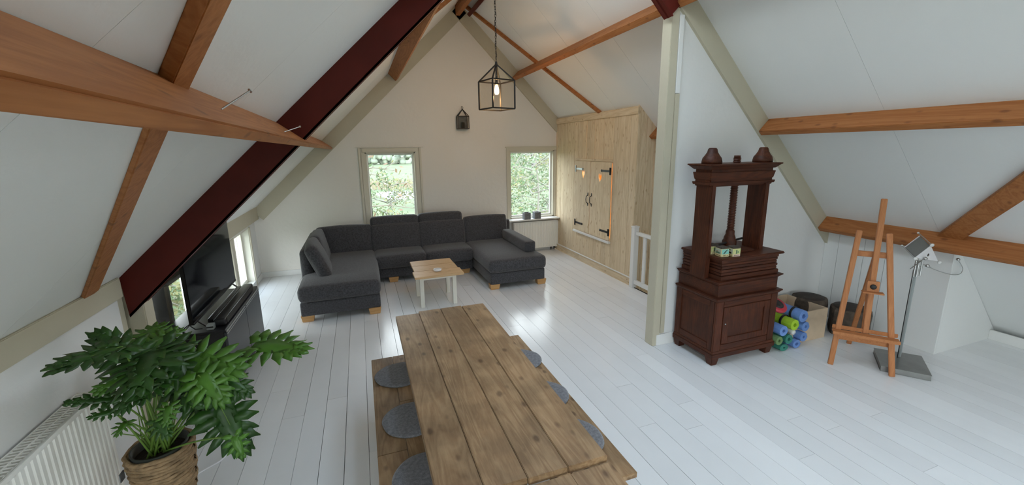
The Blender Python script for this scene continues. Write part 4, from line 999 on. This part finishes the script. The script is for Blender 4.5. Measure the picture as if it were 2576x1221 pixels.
# ================================================================== LANTERNS
ln = thing('hanging_lantern', 'black metal house-shaped glass lantern hanging on a chain in front of the back gable', 'lamp', (1.82, 5.6, 2.51))
lc = V((1.82, 5.6, 0)); v_ = V((.309, .951, 0)); e_ = V((.951, -.309, 0)); rd = .246; dl = R(12)
c4 = [-v_*math.cos(dl)-e_*math.sin(dl), e_*math.cos(dl)-v_*math.sin(dl)]; c4 += [-c4[0], -c4[1]]
zb, ze, za = 2.515, 2.875, 3.09
K = [lc+d*rd for d in c4]
for i in range(4):
    a, b_ = K[i], K[(i+1) % 4]
    MB().bar(a+V((0, 0, zb)), a+V((0, 0, ze)), .019, .019, a-lc).build('corner_bar', 'black_iron', ln)
    for z_ in (zb, ze): MB().bar(a+V((0, 0, z_)), b_+V((0, 0, z_)), .012, .018).build('edge_bar', 'black_iron', ln)
    MB().bar(a+V((0, 0, ze)), lc+V((0, 0, za)), .016, .016).build('roof_bar', 'black_iron', ln)
    q = .985; aa, bb = lc+(a-lc)*q, lc+(b_-lc)*q; nn = ((aa+bb)/2-lc).normalized()*.003
    MB().prism([aa+V((0, 0, zb)), bb+V((0, 0, zb)), bb+V((0, 0, ze)), aa+V((0, 0, ze))], nn).build('pane', 'lampglass', ln)
    MB().prism([aa+V((0, 0, ze)), bb+V((0, 0, ze)), lc+V((0, 0, za-.008))], nn).build('pane', 'lampglass', ln)
MB().cyl(lc+V((0, 0, za-.03)), lc+V((0, 0, za+.03)), .022, 16, .014).build('cap', 'black_iron', ln)
MB().cyl(lc+V((0, 0, 2.83)), lc+V((0, 0, za-.03)), .018, 14, .012).build('bulb_holder', 'black_iron', ln)
MB().lathe(lc+V((0, 0, 2.70)), [(0, 0), (.022, .006), (.032, .03), (.033, .06), (.026, .095), (.016, .13), (.014, .135), (0, .136)], 18).build('bulb', 'bulbglass', ln)
# chain of oval links with a cable up to the ridge
def link(c, r1, r2, ax):
    pts = [(c.x+(math.cos(t_)*r1 if ax else 0), c.y+(0 if ax else math.cos(t_)*r1), c.z+math.sin(t_)*r2) for t_ in [2*math.pi*i/14 for i in range(15)]]
    return pts
ch = MB(); z_ = za+.045; k = 0
while z_ < AZ-.21: ch.tube(link(lc+V((0, 0, z_)), .009, .020, k % 2), .0028, 6, False); z_ += .032; k += 1
cho = ch.build('chain', 'black_iron', ln); cho['kind'] = 'stuff'
MB().tube([lc+V((.012*math.sin(i*1.1), .012*math.cos(i*1.1), za+.03+i*(AZ-.2-za-.03)/24)) for i in range(25)], .003, 6).build('flex', 'black_iron', ln)
MB().cyl(lc+V((-.04, 0, AZ-.215)), lc+V((-.04, 0, AZ-.16)), .01, 10).build('ceiling_hook', 'black_iron', ln)
pl = bpy.data.lights.new('lantern_light', 'POINT'); pl.energy = 6; pl.color = (1, .58, .26); pl.shadow_soft_size = .04
po = bpy.data.objects.new('lantern_light', pl); COL.objects.link(po); po.location = lc+V((0, 0, 2.66)); po.parent = None

wlt = thing('wall_lantern', 'small dark metal house-shaped candle lantern on the back gable', 'lantern', (1.76, 7.37, 2.33))
x0, x1, y0, y1, z0, z1, zt = 1.665, 1.855, 7.30, 7.42, 2.335, 2.545, 2.665
for x in (x0, x1):
    for y in (y0, y1): B(x-.006, x+.006, y-.006, y+.006, z0, z1).build('corner_bar', 'black_iron', wlt)
B(x0-.006, x1+.006, y0-.006, y1+.006, z0-.006, z0+.008).build('base', 'black_iron', wlt); B(x0, x1, y1-.004, y1, z0, z1).build('back_plate', 'concrete', wlt)
f = MB()
for z in (z1,):
    f.box(x0, x1, y0-.006, y0+.006, z-.006, z+.006); f.box(x0, x1, y1-.006, y1+.006, z-.006, z+.006); f.box(x0-.006, x0+.006, y0, y1, z-.006, z+.006); f.box(x1-.006, x1+.006, y0, y1, z-.006, z+.006)
f.build('top_rail', 'black_iron', wlt)
for y in (y0, y1): MB().bar((x0, y, z1), ((x0+x1)/2, (y0+y1)/2, zt), .012, .012).bar((x1, y, z1), ((x0+x1)/2, (y0+y1)/2, zt), .012, .012).build('roof_bar', 'black_iron', wlt)
B(x0+.004, x1-.004, y0, y0+.003, z0, z1).build('pane', 'smoke', wlt) if 'smoke' in M else B(x0+.004, x1-.004, y0, y0+.003, z0, z1).build('pane', 'lampglass', wlt)
B(x0, x0+.003, y0, y1, z0, z1).build('pane', 'lampglass', wlt); B(x1-.003, x1, y0, y1, z0, z1).build('pane', 'lampglass', wlt)
pts = [((x0+x1)/2+.016*math.cos(t_), (y0+y1)/2, zt+.022+.016*math.sin(t_)) for t_ in [2*math.pi*i/16 for i in range(17)]]; MB().tube(pts, .003, 6, False).build('ring', 'black_iron', wlt)
MB().cyl(((x0+x1)/2, 7.35, z0+.008), ((x0+x1)/2, 7.35, z0+.11), .03, 16).build('candle', 'dark', wlt)
t = thing('wall_hook', 'small wall hook holding the dark candle lantern', 'hook', (1.76, 7.42, 2.71)); MB().tube([(1.76, 7.44, 2.715), (1.76, 7.36, 2.712), (1.76, 7.355, 2.70)], .003, 6).build('hook', 'black_iron', t)

# concrete cube planters on the sill
for x, lb in ((2.93, 'small grey concrete cube planter on the window sill, the left one'), (3.14, 'small grey concrete cube planter on the window sill, the right one')):
    t = thing('cube_planter', lb, 'planter', (x, 7.32, .66), 'concrete cube planters on the sill'); s = .062; y = 7.32; h = .125
    m_ = MB(); z0 = .661
    m_.plate([[(x-s, y-s, z0), (x+s, y-s, z0), (x+s, y+s, z0), (x-s, y+s, z0)], [(x-s+.012, y-s+.012, z0), (x-s+.012, y+s-.012, z0), (x+s-.012, y+s-.012, z0), (x+s-.012, y-s+.012, z0)]], (0, 0, h)); m_.build('pot', 'concrete', t)
    B(x-s+.012, x+s-.012, y-s+.012, y+s-.012, z0, z0+.09).build('soil', 'soil', t)

# ================================================================== PLANT
PX, PYY, PR, PZt, PZb = -1.10, 2.43, .136, .495, .215
pt = thing('potted_philodendron', 'large split-leaf philodendron in a woven rope basket on wooden legs, front left', 'potted plant', (PX, PYY, 0))
bk = MB().lathe((PX, PYY, 0), [(0, PZb), (PR*.80, PZb), (PR*.93, (PZb+PZt)/2), (PR*.98, PZt-.004), (PR*.90, PZt-.004), (PR*.88, PZt-.05), (0, PZt-.05)], 36).build('basket', 'rope', pt)
n_r = 15
for k in range(n_r):
    z_ = PZb+.010+k*(PZt-PZb-.012)/(n_r-1); rr_ = PR*(.82+.20*(k/(n_r-1))**.7); ph = k*1.7
    pts = [(PX+(rr_+.0025*math.sin(i*1.3+ph))*math.cos(2*math.pi*i/40), PYY+(rr_+.0025*math.sin(i*1.3+ph))*math.sin(2*math.pi*i/40), z_+.0035*math.sin(i*.9+ph)) for i in range(41)]
    MB().tube(pts, [.0105+.0018*math.sin(i*2.1+ph) for i in range(41)], 7, False).build('rope_coil', 'rope', pt)
MB().lathe((PX, PYY, 0), [(PR*.86, PZt-.06), (PR*.90, PZt+.012), (PR*.84, PZt+.012), (PR*.82, PZt-.04), (0, PZt-.035)], 36).build('inner_pot', 'pot_dark', pt)
MB().lathe((PX, PYY, 0), [(PR*.83, PZt-.036), (PR*.4, PZt-.026), (0, PZt-.022)], 24).build('soil', 'soil', pt)
B(PX-PR*1.05, PX-PR*1.05+.004, PYY-.095, PYY-.055, PZt-.10, PZt-.055).build('tag', 'concrete', pt)
for k in range(4):
    a = R(-25+90*k); d_ = V((math.cos(a), math.sin(a), 0)); MB().tube([V((PX, PYY, PZb+.01))+d_*.07, V((PX, PYY, 0))+d_*.185], .016, 10, True, .010).build('leg', 'coffeeZ', pt)
def leaf_mesh(L, wf, lobes, seed, droop):
    """split leaf: blade from the stalk point (origin) along +Y, lobes left and right, two basal lobes back"""
    rnd = random.Random(seed); vs = []; fs = []
    def zz(x, y): return -droop*L*((y/L)**2)*.5-.30*abs(x)*abs(x)/L+.10*abs(x)
    def addv(x, y): vs.append((x, y, zz(x, y)+rnd.uniform(-.004, .004)*L/.2)); return len(vs)-1
    N_ = lobes
    mid = [addv(0, -.02*L)]+[addv(0, L*(i/(N_))) for i in range(1, N_)]+[addv(0, L*.90)]
    for sgn in (-1, 1):
        bw = lambda t_: min(wf, 1.25)*L*(.14+.10*math.sin(math.pi*min(1, t_*1.1)))*(1-t_*.55)
        edge = [addv(sgn*bw(i/N_), L*(i/N_)*.97-.03*L) for i in range(N_+1)]
        for i in range(N_): fs.append((mid[i], edge[i], edge[i+1], mid[i+1]) if sgn < 0 else (mid[i], mid[i+1], edge[i+1], edge[i]))
        for i in range(N_+1):
            t_ = i/N_; ang = R(128-t_*112+rnd.uniform(-6, 6)); ln_ = L*min(wf, 1.15)*(.36+.20*math.sin(math.pi*(t_*.85+.12)))*(1-.45*t_)*rnd.uniform(.88, 1.12)
            dx, dy = sgn*math.sin(ang), math.cos(ang); nx, ny = -dy, dx
            bx_, by_ = sgn*bw(t_)*.55, L*t_*.92-.03*L; wd = L*.085*(1.15-.30*t_); prev = None
            for j in range(5):
                s_ = j/4; wv = wd*(1.1, .80, 1.12, .66, .12)[j]*rnd.uniform(.78, 1.2); cxx, cyy = bx_+dx*ln_*s_, by_+dy*ln_*s_+.05*L*s_*s_
                a_, b2 = addv(cxx+nx*wv, cyy+ny*wv), addv(cxx-nx*wv, cyy-ny*wv)
                if prev: fs.append((prev[0], prev[1], b2, a_))
                prev = (a_, b2)
    return vs, fs
CR = V((PX, PYY, PZt-.03))
def leaf(base, tip, wf=1.0, lobes=6, young=False, roll=0, droop=.35, nup=(0, -.25, 1), stalk=True):
    (bx_, by_, bY), (tx, ty, tY) = base, tip; b3, t3 = at(bx_, by_, bY), at(tx, ty, tY); ydir = (t3-b3); L = ydir.length; ydir.normalize()
    nz = V(nup); nz = (nz-ydir*nz.dot(ydir)).normalized(); nz = Matrix.Rotation(R(roll), 3, ydir) @ nz; xdir = ydir.cross(nz)
    vs, fs = leaf_mesh(L, wf, lobes, int(bx_*7+by_), droop)
    w_ = [b3+xdir*v[0]+ydir*v[1]+nz*v[2] for v in vs]
    o = MB().add(w_, fs, True).build('leaf', 'leaf2' if young else 'leaf', pt, 0, fix=False)
    so_ = o.modifiers.new('thick', 'SOLIDIFY'); so_.thickness = .0012
    MB().tube([b3-nz*.001, b3+ydir*L*.5-nz*(.002+droop*L*.12), b3+ydir*L*.86-nz*(.002+droop*L*.37)], .0025, 6, True, .001).build('midrib', 'stalk', o)
    if stalk:
        a0 = CR+V((random.uniform(-.045, .045), random.uniform(-.045, .045), 0)); mid_ = (a0*.45+b3*.55)+V((0, 0, .05))-(b3-CR).cross(V((0, 0, 1))).normalized()*random.uniform(-.02, .02)
        pts = [a0*(1-s_)**2+mid_*2*s_*(1-s_)+b3*s_*s_ for s_ in [i/9 for i in range(10)]]
        MB().tube(pts, .0055, 7, True, .0035).build('stalk', 'stalk', pt)
    return o
for a in (
    (((306, 872, 2.30)), (122, 925, 2.15), .85, 7, False, 20, .15, (0, -.7, .8)),
    ((345, 905, 2.38), (238, 835, 2.42), .95, 6, False, 10, .2, (0, -.7, .8)),
    ((360, 870, 2.55), (395, 808, 2.75), 1.5, 6, True, 0, .2, (0, -.6, .9)),
    ((372, 880, 2.50), (445, 822, 2.65), 1.1, 6, True, 0, .2, (0, -.6, .9)),
    ((385, 885, 2.38), (330, 965, 2.10), 1.25, 6, False, 0, .3, (0, -.7, .9)),
    ((405, 880, 2.42), (470, 960, 2.30), 1.2, 6, False, 0, .3, (0, -.7, .9)),
    ((455, 915, 2.40), (595, 925, 2.30), 1.15, 7, True, 0, .3, (0, -.75, .8)),
    ((500, 900, 2.52), (615, 912, 2.60), .9, 6, False, -20, .2, (0, -.7, .8)),
    ((640, 868, 2.62), (766, 876, 2.50), .95, 7, True, 0, .10, (.1, -.30, 1)),
    ((545, 950, 2.35), (628, 985, 2.30), .95, 6, False, 0, .3, (0, -.7, .9)),
    ((552, 1018, 2.35), (615, 1140, 2.25), .95, 7, False, 10, .15, (.5, -.8, .45)),
    ((330, 945, 2.33), (238, 985, 2.25), .95, 5, True, 0, .2, (0, -.8, .6)),
    ((350, 960, 2.28), (300, 1030, 2.15), 1.1, 5, False, 0, .3, (0, -.8, .6)),
    ((400, 950, 2.34), (350, 1000, 2.18), 1.3, 5, False, 0, .3, (0, -.8, .7)),
    ((430, 955, 2.42), (500, 1000, 2.32), 1.3, 6, False, 0, .3, (0, -.7, .8)),
    ((465, 965, 2.45), (545, 1030, 2.35), 1.0, 6, False, 0, .3, (0, -.7, .8)),
    ((425, 1022, 2.22), (415, 1068, 2.16), 1.9, 5, True, 0, .2, (0, -.9, .5)),
    ((395, 1060, 2.24), (420, 1098, 2.18), 1.6, 5, False, 0, .2, (0, -.9, .5)),
    ((285, 1005, 2.30), (165, 1012, 2.25), .55, 5, False, 0, .2, (0, -.7, .8)),
    ((285, 1035, 2.30), (226, 1050, 2.25), .9, 4, False, 0, .2, (0, -.8, .7)),
    ((318, 1062, 2.28), (292, 1094, 2.22), 1.1, 4, True, 0, .2, (0, -.9, .4)),
    ((530, 985, 2.55), (590, 1010, 2.60), 1.2, 5, True, 0, .2, (0, -.6, .9)),
    ((490, 1010, 2.60), (560, 1050, 2.70), 1.0, 5, False, 0, .2, (0, -.6, .9)),
    ((335, 900, 2.55), (270, 870, 2.65), 1.2, 6, False, 0, .2, (0, -.6, .9)),
    ((590, 1100, 2.12), (612, 1150, 2.08), 1.0, 4, True, 0, .2, (.3, -.9, .3)),
    ((500, 945, 2.30), (560, 1010, 2.20), 1.0, 6, True, 0, .3, (0, -.8, .8)),
): leaf(*a)
for k in range(14):
    a = random.uniform(0, 6.28); d_ = V((math.cos(a), math.sin(a)*.6, 0)); top = CR+d_*random.uniform(.06, .22)+V((0, 0, random.uniform(.15, .42)))
    MB().tube([CR+d_*.03, CR+d_*.07+V((0, 0, .12)), top], .005, 7, True, .002).build('stalk', 'stalk', pt)

# ================================================================== OUTDOORS
GZ = -2.9
o = MB().add([(-400, Y1+.3, GZ), (400, Y1+.3, GZ), (400, 500, GZ), (-400, 500, GZ)], [(0, 1, 2, 3)]).add([(-400, -400, GZ), (-1.9, -400, GZ), (-1.9, Y1+.3, GZ), (-400, Y1+.3, GZ)], [(0, 1, 2, 3)]).add([(-1.9, -400, GZ), (400, -400, GZ), (400, Y0-.3, GZ), (-1.9, Y0-.3, GZ)], [(0, 1, 2, 3)]).build('meadow_ground', 'meadow'); struct(o)
c = at(1004, 486, 50); vs = [(c.x+2.4*math.cos(t_)*(1+.2*math.sin(3*t_)), 47+5*math.sin(t_)*(1+.15*math.cos(2*t_)), GZ+.04) for t_ in [2*math.pi*i/28 for i in range(28)]]
o = MB().prism(vs, (0, 0, -.03)).build('pond', 'water'); tag(o, 'bright pond seen through the left gable window', 'pond')
q = at(975, 452, 62); rb_ = MB(); rnd = random.Random(4)
for i in range(900):
    c = V((q.x+rnd.uniform(-9, 9), rnd.uniform(54, 64), GZ)); rb_.add([c, c+V((.12, 0, 0)), c+V((rnd.uniform(-.2, .3), 0, rnd.uniform(.5, 1.1)))], [(0, 1, 2)])
o = rb_.build('reed_bed', 'reed', None, 0, fix=False); tag(o, 'brown reed bed behind the pond outside the left gable window', 'reeds', None, 'stuff')
def tree(label, x, y, h, crown, mats, nleaf, name='garden_tree', seed=1, zc=None, leafs=.07, bmat='branch', lowc=.35):
    rnd = random.Random(seed); t = thing(name, label, 'tree', (x, y, GZ)); br = MB(); tips = []
    base = V((x, y, GZ)); top = V((x+rnd.uniform(-.3, .3), y, GZ+h))
    br.tube([base, base.lerp(top, .5)+V((.25, 0, 0)), top], .055, 7, True, .012)
    for i in range(34):
        s_ = lowc+(1-lowc)*rnd.random(); p = base.lerp(top, s_); a = rnd.uniform(0, 6.28); ln_ = crown*rnd.uniform(.5, 1.0)*(1.1-.5*abs(s_-.6))
        d_ = V((math.cos(a), math.sin(a), rnd.uniform(-.1, .5))).normalized(); q1 = p+d_*ln_*.5+V((0, 0, .1)); q2 = p+d_*ln_
        br.tube([p, q1, q2], .028, 5, False, .006); tips += [q1, q2, (q1+q2)/2]
        for j in range(4):
            s0 = rnd.choice((q1, (q1+q2)/2, q2)); d2_ = (d_+V((rnd.uniform(-1, 1), rnd.uniform(-1, 1), rnd.uniform(-.6, .8)))).normalized(); e0 = s0+d2_*ln_*rnd.uniform(.25, .5)
            br.tube([s0, s0.lerp(e0, .5)+V((0, 0, rnd.uniform(-.05, .05))), e0], .010, 4, False, .003); tips += [e0, s0.lerp(e0, .6)]
    o = br.build('branches', bmat, t); o['kind'] = 'stuff'
    for mi, mt in enumerate(mats):
        mb = MB()
        for i in range(nleaf//len(mats)):
            c = rnd.choice(tips)+V([rnd.gauss(0, crown*.10) for _ in range(3)]); s_ = leafs*rnd.uniform(.5, 1.2)
            a1 = V([rnd.gauss(0, 1) for _ in range(3)]).normalized(); a2 = a1.orthogonal().normalized()
            mb.add([c-a1*s_, c+a2*s_*.45, c+a1*s_, c-a2*s_*.45], [(0, 1, 2, 3)])
        o = mb.build('foliage', mt, t, 0, fix=False); o['kind'] = 'stuff'
    return t
q = at(985, 470, 12.5); tree('sparse tree with thin branches and curled brown leaves outside the left gable window', q.x-.9, 12.5, 6.2, 1.7, ('lf_b', 'lf_g', 'lf_y'), 420, seed=3, leafs=.10, lowc=.45)
q = at(975, 560, 20); tree('yellowish bush low outside the left gable window', q.x, 19.5, 3.4, 1.8, ('lf_y', 'lf_p', 'lf_g'), 2600, 'garden_bush', 5, leafs=.09, lowc=.1, bmat='branch2')
q = at(1345, 450, 14); tree('dense pale autumn tree filling the right gable window', q.x, 14, 6.6, 2.1, ('lf_p', 'lf_y', 'lf_g'), 6500, seed=8, leafs=.075, bmat='branch2', lowc=.2)
tree('dense bush behind the autumn tree outside the right gable window', 8.3, 18, 5.6, 2.6, ('lf_p', 'lf_g'), 5000, 'garden_bush', 12, leafs=.10, lowc=.1, bmat='branch2')
tree('evergreen bush outside the near left window behind the television', -6.0, 14.5, 2.6, 1.6, ('lf_g', 'lf_y'), 3500, 'garden_bush', 21, leafs=.09, lowc=.1)
tree('pale bush outside the far left window', -5.0, 19.0, 3.0, 1.6, ('lf_g', 'lf_p'), 2500, 'garden_bush', 22, leafs=.09, lowc=.1)
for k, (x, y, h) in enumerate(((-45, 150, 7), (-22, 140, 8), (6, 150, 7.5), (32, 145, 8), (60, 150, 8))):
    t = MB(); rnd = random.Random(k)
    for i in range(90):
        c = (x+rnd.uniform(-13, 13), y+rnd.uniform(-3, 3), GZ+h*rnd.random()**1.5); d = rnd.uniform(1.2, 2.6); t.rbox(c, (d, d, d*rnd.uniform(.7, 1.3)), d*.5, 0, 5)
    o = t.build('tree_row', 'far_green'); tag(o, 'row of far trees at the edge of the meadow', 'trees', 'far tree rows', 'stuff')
